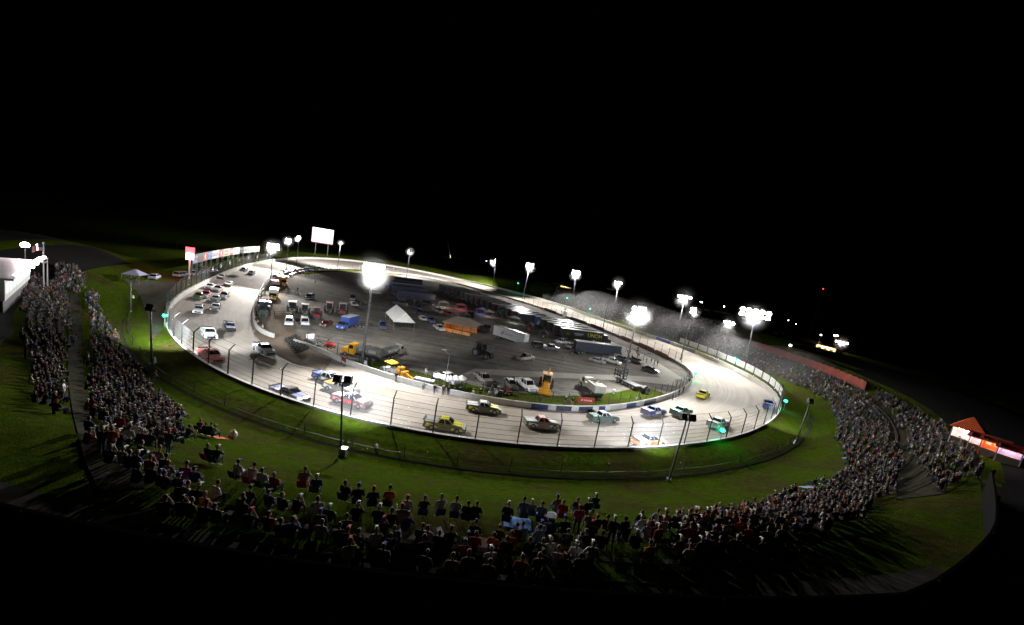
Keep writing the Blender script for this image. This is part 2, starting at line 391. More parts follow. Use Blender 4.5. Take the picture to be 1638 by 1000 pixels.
# paved concourse at the top of the near bank
o0, o1 = near_o(262, 505), near_o(1250, 635)
if o1 < o0: o1 += NO
rng_near = [i % NO for i in range(o1, o0 + NO + 1)] if (OUT[((o0 + o1) // 2) % NO][1] > 150) else [i % NO for i in range(o0, o1 + 1)]
rows = []
for i in irange(near_o(990, 717), near_o(500, 653)):
    rows.append([(*(OUT[i] + OUTN[i] * d), tab(HB, d) + AMP[i] * tab(HH, d) + .05) for d in (30.6, 32, 34.2)])
struct('concourse_pavement', up(sheet(rows, 'concourse_pavement', M_WALK)))
M_DARKNESS = dirtmat('painted_darkness', (.008, .008, .008), (.012, .012, .012), (.006, .006, .006), .3, 2.0, .2, .02)  # near-black colour stands in for darkness behind the crowd
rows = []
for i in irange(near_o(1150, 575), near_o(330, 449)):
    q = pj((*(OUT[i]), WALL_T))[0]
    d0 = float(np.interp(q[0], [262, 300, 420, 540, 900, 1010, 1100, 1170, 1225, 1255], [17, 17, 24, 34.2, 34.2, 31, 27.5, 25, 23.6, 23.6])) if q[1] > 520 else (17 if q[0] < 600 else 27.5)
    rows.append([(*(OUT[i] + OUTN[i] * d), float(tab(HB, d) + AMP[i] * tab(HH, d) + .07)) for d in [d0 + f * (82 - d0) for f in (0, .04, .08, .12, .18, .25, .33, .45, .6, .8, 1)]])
DARK_IN = [(i, r[0]) for i, r in zip(irange(near_o(1150, 575), near_o(330, 449)), rows)]
struct('painted_dark_ground', up(sheet(rows, 'painted_dark_ground', M_DARKNESS)))  # sheet added to keep the ground behind the stands dark

# ------------------------------------------------------------------ walls and fences
def wallmesh(name, P, Nn, idx, z0, z1, thick, mats, closed=False):
    """wall standing on the outer side of rim P; slot 0 outside and top, slot 1 track side"""
    m = MB(); n = len(idx); vs = []
    for i in idx:
        p, q = P[i], P[i] + Nn[i] * thick
        a, b = (z0(i), z1(i))
        vs += [(p[0], p[1], a), (p[0], p[1], b), (q[0], q[1], b), (q[0], q[1], a)]
    fs = []; ms = []
    for k in range(n if closed else n - 1):
        o, e = 4 * k, 4 * ((k + 1) % n)
        for c, mm in ((0, 1), (1, 1), (2, 0)):
            fs.append((o + c, e + c, e + c + 1, o + c + 1)); ms.append(mm)
    if not closed: fs += [(0, 1, 2, 3), (4 * n - 1, 4 * n - 2, 4 * n - 3, 4 * n - 4)]; ms += [0, 0]
    m.v, m.f, m.m = vs, fs, ms
    me = m.mesh(name, mats); bm = bmesh.new(); bm.from_mesh(me); bmesh.ops.recalc_face_normals(bm, faces=bm.faces); bm.to_mesh(me); bm.free(); return me
wall = obj('retaining_wall', wallmesh('retaining_wall', OUT, OUTN, list(range(NO)), lambda i: .6, lambda i: WALL_T, .45, [M_WSHADE, M_WALLW], True))
tag(wall, 'long whitewashed concrete wall round the outside of the dirt track', 'wall')
gA, gB = near_i(414, 537), near_i(476, 541)
iw = irange(gA, gB)
wi = obj('infield_wall', wallmesh('infield_wall', INN - INNN * .35, INNN, iw, lambda i: -.2, lambda i: 1.05, .35, [M_WALLW, M_CONC]))
tag(wi, 'low pale concrete wall between the infield and the inner edge of the track', 'wall')
def polyoff(P, Nn, i, d): return P[i % len(P)] + Nn[i % len(P)] * d
def curve_pts(P, Nn, idx, off, spacing):
    Q = np.array([polyoff(P, Nn, i, off) for i in idx]); nn = np.array([Nn[i % len(P)] for i in idx])
    s = np.r_[0, np.cumsum(np.hypot(*np.diff(Q, axis=0).T))]; n = max(2, int(round(s[-1] / spacing)) + 1); t = np.linspace(0, s[-1], n)
    return [(np.array([np.interp(u, s, Q[:, 0]), np.interp(u, s, Q[:, 1])]), np.array([np.interp(u, s, nn[:, 0]), np.interp(u, s, nn[:, 1])])) for u in t]
def catch_fence(name, label, P, Nn, idx, off, z0, upright, bend, spacing, ncab, r=.09, side=-1, mesh=True, group=None, panels=None):
    pts = curve_pts(P, Nn, idx, off, spacing); mid = pts[len(pts) // 2][0]; zf = z0 if callable(z0) else (lambda p: z0)
    t = thing(name, label, 'fence', (mid[0], mid[1], zf(mid)), 0, group); L = Vector((mid[0], mid[1], zf(mid)))
    pm = MB().tube((0, 0, -.3), (0, 0, upright), r, r, 6)
    if bend: pm.tube((0, 0, upright - .03), (bend * .75, 0, upright + bend * .75), r, r * .8, 6)
    pme = pm.mesh('post', M_BLACK); base = []
    for p, n in pts:
        z = zf(p); base.append((p, n, z))
        obj('post', pme, t, Vector((p[0], p[1], z)) - L, math.atan2(side * n[1], side * n[0]))
    fine = curve_pts(P, Nn, idx, off, spacing / 2)
    c = MB()
    hs = list(np.linspace(.25 if bend else upright * .2, upright - .02, ncab))
    for h in hs: c.path([Vector((p[0], p[1], zf(p) + h)) - L for p, n in fine], .022, 4)
    if bend: c.path([Vector((p[0] + side * n[0] * bend * .75, p[1] + side * n[1] * bend * .75, zf(p) + upright + bend * .75)) - L for p, n in fine], .022, 4)
    obj('cables', c.mesh('cables', M_DARK), t)
    if mesh:
        rows = [[tuple(Vector((p[0], p[1], zf(p) + h)) - L) for h in (0.02, upright)] for p, n in fine]
        obj('wire_mesh', sheet(rows, 'wire_mesh', M_WIRE, lambda i, j: (i * spacing / 2, j * upright)), t)
    if panels:
        for k in range(len(pts) + panels, len(pts) - 1):
            a, b = pts[k][0], pts[k + 1][0]; m = MB(); q = (b - a); nn = pts[k][1] * .1
            A = a + q * .06; B = a + q * .94
            m.hexa([tuple(Vector((x, y, zf(a) + z)) - L) for z in (.9, upright - .5) for x, y in (A, B, B + nn, A + nn)]); obj('panel', m.mesh('panel', M_WHITE), t)
    return t
iL0, iL1 = near_o(262, 505), near_o(432, 415); iR0, iR1 = near_o(868, 478), near_o(1251, 640)
catch_fence('catch_fence', 'tall black catch fence with bent posts on the wall below the near grass bank', OUT, OUTN, irange(iR1, iL0), .25, WALL_T, 3.6, .95, 5.4, 6)
catch_fence('catch_fence', 'catch fence with bent posts in front of the long row of advertising boards', OUT, OUTN, irange(iL0, iL1), .25, WALL_T, 3.6, .95, 5.4, 5)
catch_fence('catch_fence', 'catch fence with white panels in front of the hazy packed stand', OUT, OUTN, irange(iR0, iR1), .25, WALL_T, 3.3, 1.0, 5.2, 5, .07, -1, True, None, -14)
jn0, jn1 = near_i(1108, 612), near_i(490, 546)
catch_fence('infield_fence', 'thin post and wire fence along the infield wall nearest the grass bank', INN, INNN, irange(jn0, jn1), -.9, 0, 3.3, 0, 3.3, 3, .06, -1, False)
catch_fence('infield_fence', 'post and wire fence between the row of transporters and the bright straight', INN, INNN, irange(near_i(840, 483), near_i(1098, 584)), -.9, 0, 4.2, 0, 4.6, 3, .07, -1, True)
catch_fence('infield_fence', 'dark post and wire fence behind the line of parked cars at the far end', INN, INNN, irange(near_i(404, 495), near_i(655, 438)), -.9, 0, 4.0, 0, 4.2, 3, .06, -1, True)
catch_fence('boundary_fence', 'low chain link fence halfway down the near grass bank', OUT, OUTN, irange(near_o(1262, 655), near_o(262, 505) ), 5.4, lambda p: float(tz(p)[0]), 1.35, 0, 6.0, 1, .045, -1, True)
rows = []
for i in irange(near_o(1262, 650), iL0):
    rows.append([(*(OUT[i] + OUTN[i] * d), tab(HB, d) + AMP[i] * tab(HH, d) + .02) for d in (5.9, 6.05, 6.25)])
struct('ditch_path', up(sheet(rows, 'ditch_path', M_WALK)))
def banner(px0, px1, P, Nn, side, z0, z1, color, label, group, nf, off):
    """flat painted board on a wall between two photo columns"""
    a, b = nf(*px0), nf(*px1)
    idx = irange(min(a, b), max(a, b)) if abs(a - b) < 200 else irange(max(a, b), min(a, b))
    if len(idx) < 2: idx = [idx[0], (idx[0] + 1) % NO]
    m = MB(); vs = []
    for i in idx:
        p = P[i] + Nn[i] * off; q = p + Nn[i] * side * .06
        vs += [(p[0], p[1], z0), (p[0], p[1], z1), (q[0], q[1], z1), (q[0], q[1], z0)]
    n = len(idx); fs = []
    for k in range(n - 1):
        o = 4 * k
        for c in range(4): fs.append((o + c, o + 4 + c, o + 4 + (c + 1) % 4, o + (c + 1) % 4))
    fs += [(0, 1, 2, 3), (4 * n - 1, 4 * n - 2, 4 * n - 3, 4 * n - 4)]
    m.v, m.f, m.m = vs, fs, [0] * len(fs); me = m.mesh('wall_banner', M_PAINT)
    bm = bmesh.new(); bm.from_mesh(me); bmesh.ops.recalc_face_normals(bm, faces=bm.faces); bm.to_mesh(me); bm.free()
    o = obj('wall_banner', me, None, (0, 0, 0), 0, color); return tag(o, label, 'banner', group)
NAVY = (.02, .03, .12); BLUE = (.03, .08, .4); WH = (.75, .75, .76); RED = (.5, .02, .02); GREY = (.2, .2, .21)
k = 0
for x0, x1, y, c, cn in [(852,872,648,NAVY,'navy blue'),(874,893,650,(.4,.4,.38),'pale grey'),(895,914,651,(.03,.03,.06),'black'),(916,932,652,(.4,.4,.38),'pale grey'),(934,952,652,(.03,.03,.06),'black'),(956,974,651,NAVY,'navy blue'),(978,998,648,(.4,.4,.38),'pale grey'),(1002,1022,645,NAVY,'navy blue'),(1026,1050,639,(.03,.03,.06),'black')]:
    banner((x0, y), (x1, y), INN, INNN, 1, .06, .98, c, f'{cn} painted panel on the infield wall, {nth(k)} from the white truck', 'painted panels on the infield wall', near_i, .06); k += 1
k = 0
for x0, y0, x1, y1, c, cn in [(868,493,888,500,NAVY,'navy'),(905,507,930,516,(.08,.09,.1),'dark grey'),(936,518,958,526,NAVY,'navy'),(985,537,1010,546,(.5,.2,.16),'salmon'),(1014,548,1044,559,(.5,.2,.16),'salmon'),(1048,561,1072,571,(.5,.22,.18),'salmon')]:
    banner((x0, y0), (x1, y1), INN, INNN, -1, .1, 1.5, c, f'{cn} banner behind the transporters, {nth(k)} along the bright straight', 'banners on the pit side wall', near_i, -.6); k += 1
k = 0
for x0, y0, x1, y1, c, cn in [(1016,527,1030,532,(.5,.42,.3),'cream'),(1034,533,1046,537,WH,'white'),(1049,538,1072,546,BLUE,'blue'),(1076,547,1090,552,WH,'white'),(1096,554,1120,562,(.1,.13,.2),'slate'),(1124,564,1138,570,(.5,.45,.2),'cream'),(1180,588,1205,600,WH,'white')]:
    banner((x0, y0), (x1, y1), OUT, OUTN, -1, 1.75, 2.95, c, f'{cn} advertising banner on the outer wall, {nth(k)} along the bright straight', 'banners on the outer wall', near_o, -.05); k += 1

# ------------------------------------------------------------------ lamps
def aim(o, target):
    d = Vector(target) - o.matrix_world.translation if False else Vector(target) - o.location
    o.rotation_mode = 'QUATERNION'; o.rotation_quaternion = d.to_track_quat('-Z', 'Y')
def tip(base, px, py, maxtilt=.09):
    v = ray(px, py); h = v[:2]; b = np.array([base[0], base[1]]); t = float(b @ h / (h @ h))
    P = np.array([0, 0, CAM_H]) + v * t; off = P[:2] - b; H = P[2] - base[2]; L = np.hypot(*off)
    if L > maxtilt * H: off *= maxtilt * H / L
    return Vector((b[0] + off[0], b[1] + off[1], P[2]))
def light_pole(bpx, tpx, label, target, power=0, n=4, s=1.0, lens=None, color=(1, .97, .93), r=.22, base=None, group='floodlight poles round the track', face=None, size=130, lit=True, rows_=1, boxy=False, back=None):
    B = surf(*bpx) if base is None else Vector(base); T = tip(B, *tpx); H = T.z - B.z
    t = thing('light_pole', label, 'light pole', B, 0, group); up_ = T - B
    obj('pole', MB().tube((0, 0, -.3), up_, r, r * .55, 10).tube((0, 0, -.3), (0, 0, .25), r * 2.2, r * 2.0, 10).mesh('pole', M_POLE, True), t)
    tgt = surf(*target) if len(target) == 2 else Vector(target)
    fpt = Vector(face) if face else tgt
    f = Vector((fpt.x - T.x, fpt.y - T.y, 0)).normalized(); sd = Vector((-f.y, f.x, 0)); W = .55 * s * n
    arm = MB().tube(up_ - sd * W, up_ + sd * W, .07 * s + .03, None, 6)
    obj('crossarm', arm.mesh('crossarm', M_DARK), t)
    d = (f * 1.0 + Vector((0, 0, -.42))).normalized()
    for k in range(n * rows_):
        c = up_ + sd * (W * (2 * (k % n + .5) / n - 1)) + Vector((0, 0, (.42 + .95 * (k // n)) * s))
        hb = MB().tube(c - d * .45 * s, c + d * .15 * s, (.5 if boxy else .26) * s, (.62 if boxy else .46) * s, 4 if boxy else 12).tube(c - Vector((0, 0, .5 * s)), c - d * .1 * s, .05 * s, None, 5)
        fl = obj('floodlight', hb.mesh('floodlight', M_DARK, False), t)
        obj('lens', MB().tube(c + d * .15 * s, c + d * .19 * s, .43 * s, .43 * s, 12).mesh('lens', lens if lit else M_GLASS), fl)
    if power:
        ld = bpy.data.lights.new('bulb', 'SPOT'); ld.energy = power * PW; ld.spot_size = math.radians(size); ld.spot_blend = .7; ld.shadow_soft_size = .5 * s; ld.color = color
        lo = bpy.data.objects.new('bulb', ld); COL.objects.link(lo); lo.parent = t
        lo.location = up_ + d * (.6 * s) + Vector((0, 0, .42 * s))
        dv = tgt - (B + lo.location); lo.rotation_mode = 'QUATERNION'; lo.rotation_quaternion = dv.to_track_quat('-Z', 'Y')
        if power >= 30000 and not boxy: HEADS.append((B + up_ + Vector((0, 0, .6)), s * max(1, n * .4), label))
    if back:  # added rear lamp and housing, put in to brighten the infield
        fl = obj('floodlight', MB().box(-.9, .9, -.25, .25, 0, .7).mesh('floodlight', M_DARK), t, up_ - f * .7 + Vector((0, 0, .1)), math.atan2(sd.y, sd.x))
        ld = bpy.data.lights.new('bulb', 'SPOT'); ld.energy = back[1] * PW; ld.spot_size = math.radians(150); ld.spot_blend = .8; ld.shadow_soft_size = .6; ld.color = color
        lo = bpy.data.objects.new('bulb', ld); COL.objects.link(lo); lo.parent = t; lo.location = up_ - f * 1.3
        dv = surf(*back[0]) - (B + lo.location); lo.rotation_mode = 'QUATERNION'; lo.rotation_quaternion = dv.to_track_quat('-Z', 'Y')
    return t
HEADS = []
KW = 1000.0
# poles on the near bank, seen from behind
light_pole((545,729), (548,612), 'dark light pole with two boxy lamps standing before the orange and red trucks', (600,636), 34*KW, 2, .95, M_LENS, (.84,.91,1), .15, boxy=True, size=70)
light_pole((1070,768), (1098,672), 'dark light pole with two boxy lamps, beside the green race truck', (990,676), 34*KW, 2, 1.0, M_LENS, (.84,.91,1), .15, boxy=True, size=70)
light_pole((1273,710), (1295,645), 'slim dark pole with one small lamp on the grass beside the crowded slope', (1200,645), 16*KW, 1, 1.0, M_LENS, (.93,.96,1), .12, boxy=True, size=95)
light_pole((243,583), (241,497), 'dark pole with one lamp on the grass between the walkway and the first turn', (360,515), 65*KW, 1, 1.1, M_LENS, (.93,.96,1), .15, boxy=True, size=88)
# infield poles
light_pole((578,585), (597,440), 'tall infield pole with a dazzling lamp bank beside the blue box truck', (640,690), 90*KW, 3, 1.3, M_LENS, (1,.98,.95), .3, rows_=2, back=((560,480), 42*KW))
light_pole((995,612), (1020,504), 'infield pole with a dazzling lamp bank beside the parked flatbed rig', (1120,700), 84*KW, 3, 1.2, M_LENS, (1,.98,.95), .24, rows_=2, back=((900,580), 14*KW))
light_pole((432,459), (437,399), 'lit pole by the infield fence, the one nearest the green tractor', (345,495), 130*KW, 3, 1.3, M_LENS, rows_=2, size=92)
light_pole((458,431), (461,388), 'lit pole by the infield fence behind the orange box truck', (358,448), 150*KW, 2, 1.2, M_LENS, rows_=2, size=95)
light_pole((474,425), (478,383), 'lit pole by the infield fence just under the white video screen', (420,419), 130*KW, 2, 1.1, M_LENS, rows_=2, size=120)
light_pole((540,431), (545,388), 'faintly lit pole between the video screen and the dazzling infield lamp', (545,425), 170*KW, 3, .9, M_DIM, size=165)
light_pole((650,444), (656,403), 'lit pole behind the dark blue transporters, halfway down the far curve', (650,436), 170*KW, 3, 1.3, M_LENS, rows_=2, size=165)
light_pole((836,478), (847,428), 'lit pole with clustered lamps where dust drifts off the straight', (850,488), 90*KW, 3, 1.6, M_LENS, rows_=2, size=150)
light_pole((964,527), (977,463), 'unlit pole with dark lamps and a red base by the bright straight', (1010,540), 0, 4, 1.0, M_LENS, lit=False, face=(120, 230, 0))
light_pole((1089,575), (1107,501), 'lit pole on the pit side close to the end of the bright straight', (1175,600), 40*KW, 2, 1.2, M_LENS, rows_=2, size=112)
# poles outside the bright straight
def beyond(px, py, d):
    """foot of a pole d metres outside the wall, in the photo column of (px,py)"""
    best = None
    for i in range(NO):
        p = OUT[i] + OUTN[i] * d; z = tab(HB, d) + AMP[i] * tab(HH, d); q = pj((p[0], p[1], z))[0]
        if q[2] > 5:
            e = abs(q[0] - px) + .15 * abs(q[1] - py)
            if best is None or e < best[0]: best = (e, (p[0], p[1], z))
    return best[1]
light_pole(None, (989,454), 'lit pole in the crowd behind the flagman, beyond the bright straight', (960,520), 90*KW, 3, 1.3, M_LENS, base=beyond(981, 497, 4), size=112)
light_pole(None, (1095,477), 'lit pole outside the wall above the blue wall banner', (1060,560), 65*KW, 4, 1.35, M_LENS, base=beyond(1081, 535, 3), size=112)
light_pole(None, (1204,508), 'broad dazzling lamp bank on the pole above the white fence panels', (1165,612), 42*KW, 5, 1.7, M_LENS, base=beyond(1194, 566, 4), rows_=2, size=112)
light_pole(None, (791,420), 'star bright pole beyond the wall, nearest the slanted mast', (735,448), 170*KW, 3, 1.6, M_LENS, base=beyond(791, 446, 6), rows_=2, size=150)
light_pole(None, (921,440), 'star bright pole over the yellow lit shed beyond the straight', (900,505), 110*KW, 3, 1.6, M_LENS, base=beyond(915, 475, 6), rows_=2, size=150)
light_pole(None, (1166,518), 'bright lamp low in the haze next to the broad lamp bank', (1150,590), 40*KW, 3, 1.2, M_LENS, base=beyond(1160, 560, 8))
def far_lamp(px, py, zt, label, power=0, n=3, s=1.5, lens=None, col=(1, .95, .92), tgt=None):
    """lamp beyond the stands; zt is its height above ground level"""
    p = bp(px, py, zt); return light_pole(None, (px, py), label, tgt or (p[0] * .93, p[1] * .93, 0), power, n, s, lens or M_LENS, col, .16, base=(p[0], p[1], float(tz(p)[0]) - .2), group='distant lamps in the parking fields', face=(0, 0, 0))
far_lamp(1122, 484, 9, 'single star bright lamp above the parked cars beyond the hazy stand', 6*KW, 2, 1.7)
far_lamp(1158, 491, 8, 'small bright lamp next to the parked cars beyond the hazy stand', 4*KW, 1, 1.7)
far_lamp(1264, 554, 12, 'small white lamp in the dark just above the orange boards', 0, 1, 1.0, M_DIM)
far_lamp(1261, 513, 11, 'faint lamp on a thin pole beyond the orange boards', 0, 1, 1.1, M_DIM)
far_lamp(1273, 519, 9, 'faint lamp lower beside another in the dark field', 0, 1, .9, M_DIM)
far_lamp(1313, 537, 10, 'greenish lamp over the long lit shed', 0, 1, 1.2, M_DIM)
far_lamp(1337, 538, 10, 'upper lamp of the pair glowing pink over the long lit shed', 8*KW, 2, 1.4, M_LENS_WARM, (1, .75, .75))
far_lamp(1346, 549, 9, 'brightest pinkish lamp beside the long lit shed', 34*KW, 4, 1.5, M_LENS_WARM, (1, .75, .75))
far_lamp(778, 418, 9, 'small lamp in the haze next to the star bright pole', 0, 2, 1.4, M_DIM)
far_lamp(1330, 470, 30, 'very small lamp high in the dark', 0, 1, .01, M_DIM) if False else None

def point(parent, loc, power, color, r=.3):
    ld = bpy.data.lights.new('bulb', 'POINT'); ld.energy = power * PW; ld.color = color; ld.shadow_soft_size = r
    lo = bpy.data.objects.new('bulb', ld); COL.objects.link(lo); lo.parent = parent; lo.location = loc; return lo

# caution lamps on the fence
def signal(px, py, P, zb, label, lens, col, pw=900, n=1):
    t = thing('signal_lamp', label, 'signal lamp', P, 0, 'coloured signal lamps round the track')
    h = max(.6, zat(P, py) - P[2])
    obj('post', MB().tube((0, 0, -.2), (0, 0, h), .06, .05, 6).mesh('post', M_STEEL), t)
    hd = obj('lamp_housing', MB().box(-.25, .25, -.2, .2, h, h + .8).mesh('lamp_housing', M_DARK), t)
    obj('lens', MB().ball((0, 0, h + .4), (.36, .36, .36), 10, 6).mesh('lens', lens), hd)
    point(t, (-.8 * P[0] / 100, -.8 * P[1] / 100, h + .6), pw, col)
GC = (.03, 1, .5)
for px, py, d, lab in [(1258,644,.9,'green signal lamp just outside the fence where the near turn begins'),(1152,692,.55,'green signal lamp on the wall beside the pale truck'),(1193,576,.6,'green signal lamp under the broad lamp bank'),(985,495,1.2,'green signal lamp in the haze by the flag stand'),(821,454,1,'small green signal lamp on the wall beyond the dark transporters'),(918,478,1,'faint green signal lamp below the yellow lit shed'),(262,508,.6,'green signal lamp on the fence beside the gravel lot')]:
    i = near_o(px, min(py + 12, 715)); p = OUT[i] + OUTN[i] * d; signal(px, py, Vector((p[0], p[1], WALL_T if d < .8 else tab(HB, d))), 0, lab, M_GREEN, GC, 350)
p = surf(1110, 608); signal(1115, 600, p, 0, 'green signal lamp at the tip of the infield wall by the yellow truck', M_GREEN, GC, 350)

# ------------------------------------------------------------------ vehicles
def wheel_mesh(R, W, name='wheel'):
    m = MB().tube((0, -W / 2, 0), (0, W / 2, 0), R, R, 16, 0)
    for s in (-1, 1): m.tube((0, s * W * .4, 0), (0, s * (W / 2 + .012), 0), R * .62, R * .58, 12, 1)
    return m.mesh(name, [M_RUB, M_CHROME])
WH_T = wheel_mesh(.36, .28); WH_S = wheel_mesh(.38, .26); WH_L = wheel_mesh(.52, .3); WH_BIG = wheel_mesh(.85, .5); WH_MID = wheel_mesh(.55, .35); WH_Q = wheel_mesh(.28, .24)
def kit_obj(kit, t, colors, dx=0.0):
    made = {}
    for e in kit:
        name, me, loc, key = e[:4]; par = made[e[4]] if len(e) > 4 else t
        o = obj(name, me, par, (loc[0] + (dx if par is t else 0), loc[1], loc[2]), 0, colors.get(key) if key else None)
        made[len(made)] = o
    return t
def wheels(me, xs, y, r): return [('wheel', me, (x, s * y, r), None) for x in xs for s in (1, -1)]
def glassed(x0, x1, tx0, tx1, y, ty, z0, z1):
    """greenhouse with dark glass, painted roof and pillars: returns (glass mesh, roof mesh)"""
    g_ = MB().frus((x0, x1, -y, y), (tx0, tx1, -ty, ty), z0, z1 - .02)
    r_ = MB().frus((tx0 - .03, tx1 + .03, -ty - .03, ty + .03), (tx0 + .08, tx1 - .08, -ty + .08, ty - .08), z1 - .03, z1 + .06)
    for s in (1, -1):
        for a, b in ((x0, tx0), (x1, tx1)): r_.tube((a, s * y, z0), (b, s * ty, z1), .05, .05, 5)
        xm, tm = (x0 + x1) / 2, (tx0 + tx1) / 2; r_.tube((xm, s * (y + .01), z0), (tm, s * (ty + .01), z1), .05, .05, 5)
    return g_.mesh('windows', M_GLASS), r_.mesh('roof', M_PAINT)
# race truck
_b = MB().prism([(-2.62, .3), (-2.66, 1.02), (-.95, 1.04), (1.0, 1.02), (2.2, .9), (2.6, .72), (2.68, .28), (2.1, .2), (-2.1, .2)], -.98, .98, 0, .1)
_b.box(-2.75, -2.6, -.9, .9, .3, .62)
RT_BODY = _b.mesh('body', M_PAINT)
RT_HOOD = MB().hexa([(1.05, -.8, 1.0), (2.25, -.74, .875), (2.25, .74, .875), (1.05, .8, 1.0), (1.05, -.78, 1.06), (2.2, -.7, .93), (2.2, .7, .93), (1.05, .78, 1.06)]).mesh('hood', M_PAINT)
RT_BED = MB().box(-2.6, -1.0, -.84, .84, 1.0, 1.07).mesh('bed_cover', M_PAINT)
RT_GL, RT_RF = glassed(-.95, 1.08, -.62, .38, .84, .66, 1.0, 1.52)
RT_SP = MB().hexa([(-2.66, -.86, 1.02), (-2.6, -.86, 1.02), (-2.6, .86, 1.02), (-2.66, .86, 1.02), (-2.82, -.86, 1.24), (-2.79, -.86, 1.24), (-2.79, .86, 1.24), (-2.82, .86, 1.24)]).mesh('spoiler', M_BLACK)
RT_DOOR = MB().box(-.75, .75, -.992, -.975, .42, .86).box(-.75, .75, .975, .992, .42, .86).mesh('number_panel', M_PAINT)
RT_STR = MB()
for _s in (-1, 1): RT_STR.hexa([(-2.4, _s * .97, .5), (-.8, _s * .985, .42), (-.8, _s * .995, .42), (-2.4, _s * .985, .5), (-2.3, _s * .93, .95), (-1.0, _s * .965, .66), (-1.0, _s * .98, .66), (-2.3, _s * .95, .95)]).hexa([(.85, _s * .985, .4), (2.3, _s * .975, .4), (2.3, _s * .99, .4), (.85, _s * .997, .4), (.95, _s * .965, .62), (2.2, _s * .95, .7), (2.2, _s * .968, .7), (.95, _s * .98, .62)])
RT_STR = RT_STR.mesh('side_stripe', M_PAINT)
RT_GRILLE = MB().box(2.6, 2.7, -.62, .62, .34, .66).box(2.2, 2.75, -.85, .85, .16, .28).mesh('grille', M_BLACK)
RT = [('body', RT_BODY, (0, 0, 0), 'body'), ('hood', RT_HOOD, (0, 0, 0), 'hood'), ('bed_cover', RT_BED, (0, 0, 0), 'bed'), ('windows', RT_GL, (0, 0, 0), None), ('roof', RT_RF, (0, 0, 0), 'roof'), ('spoiler', RT_SP, (0, 0, 0), None), ('number_panel', RT_DOOR, (0, 0, 0), 'door'), ('grille', RT_GRILLE, (0, 0, 0), None), ('side_stripe', RT_STR, (0, 0, 0), 'hood')] + wheels(WH_T, (1.65, -1.6), .87, .36)
W1 = (.78, .79, .8); BK = (.02, .02, .022); SIL = (.45, .46, .48); YL = (.75, .68, .05); GR = (.02, .32, .14); BL = (.03, .06, .4); OR = (.75, .22, .03); RD = (.6, .02, .03); DG = (.03, .08, .05); PINK = (.75, .22, .2)
TR = [  # px, py, body, hood, roof, bed, door, description
 (389,430,SIL,W1,W1,SIL,BK,'silver race truck, the farthest one up the long left straight'),
 (402,435,SIL,W1,W1,W1,BK,'pale race truck beside the farthest silver one on the straight'),
 (354,442,BK,W1,SIL,SIL,W1,'dark grey race truck with pale nose following near the outer wall'),
 (331,450,W1,W1,W1,W1,BK,'plain white race truck running closest to the outer wall on the straight'),
 (365,453,BK,W1,W1,SIL,W1,'dark race truck with white nose, alone on the inside of the pack'),
 (348,461,W1,SIL,BK,W1,OR,'white race truck with an orange front bumper behind the pack'),
 (317,473,DG,(.25,.3,.03),DG,DG,W1,'dark green race truck on the outer side of the pack'),
 (329,470,W1,RD,RD,RD,W1,'white race truck with a red roof in the middle of the pack'),
 (358,472,W1,W1,BK,W1,BK,'white race truck with black roof on the inside of the pack'),
 (344,477,BK,W1,W1,SIL,W1,'dark sided race truck with white hood leading its two pack mates'),
 (317,495,W1,W1,SIL,SIL,BK,'silver and white race truck nearest the bent fence posts of the first turn'),
 (344,491,BK,W1,W1,BK,W1,'black sided race truck with bright white hood, lowest of the pack'),
 (333,534,W1,W1,W1,W1,SIL,'all white race truck entering the near turn high by the fence'),
 (366,523,BK,(.5,.48,.6),(.1,.1,.14),W1,(.25,.25,.3),'dark race truck with lilac hood and white bed, entering the near turn'),
 (422,560,SIL,W1,NAVY,W1,(.25,.3,.4),'white and steel blue race truck beside the black tyre wall'),
 (337,571,PINK,PINK,PINK,PINK,(.8,.4,.35),'salmon pink race truck up against the fence of the near turn'),
 (462,634,BK,(.3,.33,.6),BK,(.3,.3,.5),(.06,.05,.05),'black and violet race truck hugging the wall of the near turn'),
 (526,607,(.07,.09,.08),(.18,.22,.7),W1,(.18,.22,.75),W1,'bright blue race truck with white roof, innermost of the trio by the lamp pole'),
 (545,623,(.16,.12,.07),W1,W1,(.9,.4,.1),(.2,.16,.1),'orange backed race truck in the middle of the trio by the lamp pole'),
 (562,643,(.1,.07,.06),(.85,.2,.22),W1,W1,RD,'red nosed race truck with white bed behind the lamp pole'),
 (711,683,(.1,.1,.04),YL,YL,(.4,.4,.42),(.16,.15,.03),'dark race truck with yellow roof and nose against the wall'),
 (773,654,(.05,.06,.07),(.75,.75,.06),W1,W1,(.12,.12,.02),'dark race truck with yellow hood and white roof on the inside line'),
 (866,679,(.12,.14,.1),W1,(.75,.3,.25),W1,(.4,.13,.07),'white topped race truck with red roof stripe in mid turn'),
 (964,669,(.06,.08,.07),(.03,.1,.07),W1,(.25,.4,.33),(.06,.1,.09),'dark green race truck with pale mint roof in mid turn'),
 (1045,659,(.1,.1,.16),(.05,.07,.5),(.3,.4,.75),(.5,.5,.7),W1,'royal blue race truck with pale bed near the inner wall'),
 (1089,659,(.06,.1,.08),(.03,.5,.24),(.4,.7,.55),(.35,.7,.5),(.1,.2,.15),'bright green race truck partly behind the twin lamp pole'),
 (1124,631,YL,YL,YL,(.8,.75,.1),BK,'bright yellow race truck running away beyond the infield tip'),
 (1038,708,(.7,.4,.25),W1,(.4,.4,.5),W1,OR,'white race truck with orange sides right against the near wall'),
 (1148,678,SIL,W1,SIL,W1,BK,'pale grey race truck behind the green signal lamp'),
 (1237,640,(.1,.1,.4),(.3,.35,.7),BL,W1,W1,'blue and white race truck seen through the fence at the tight end of the turn')]
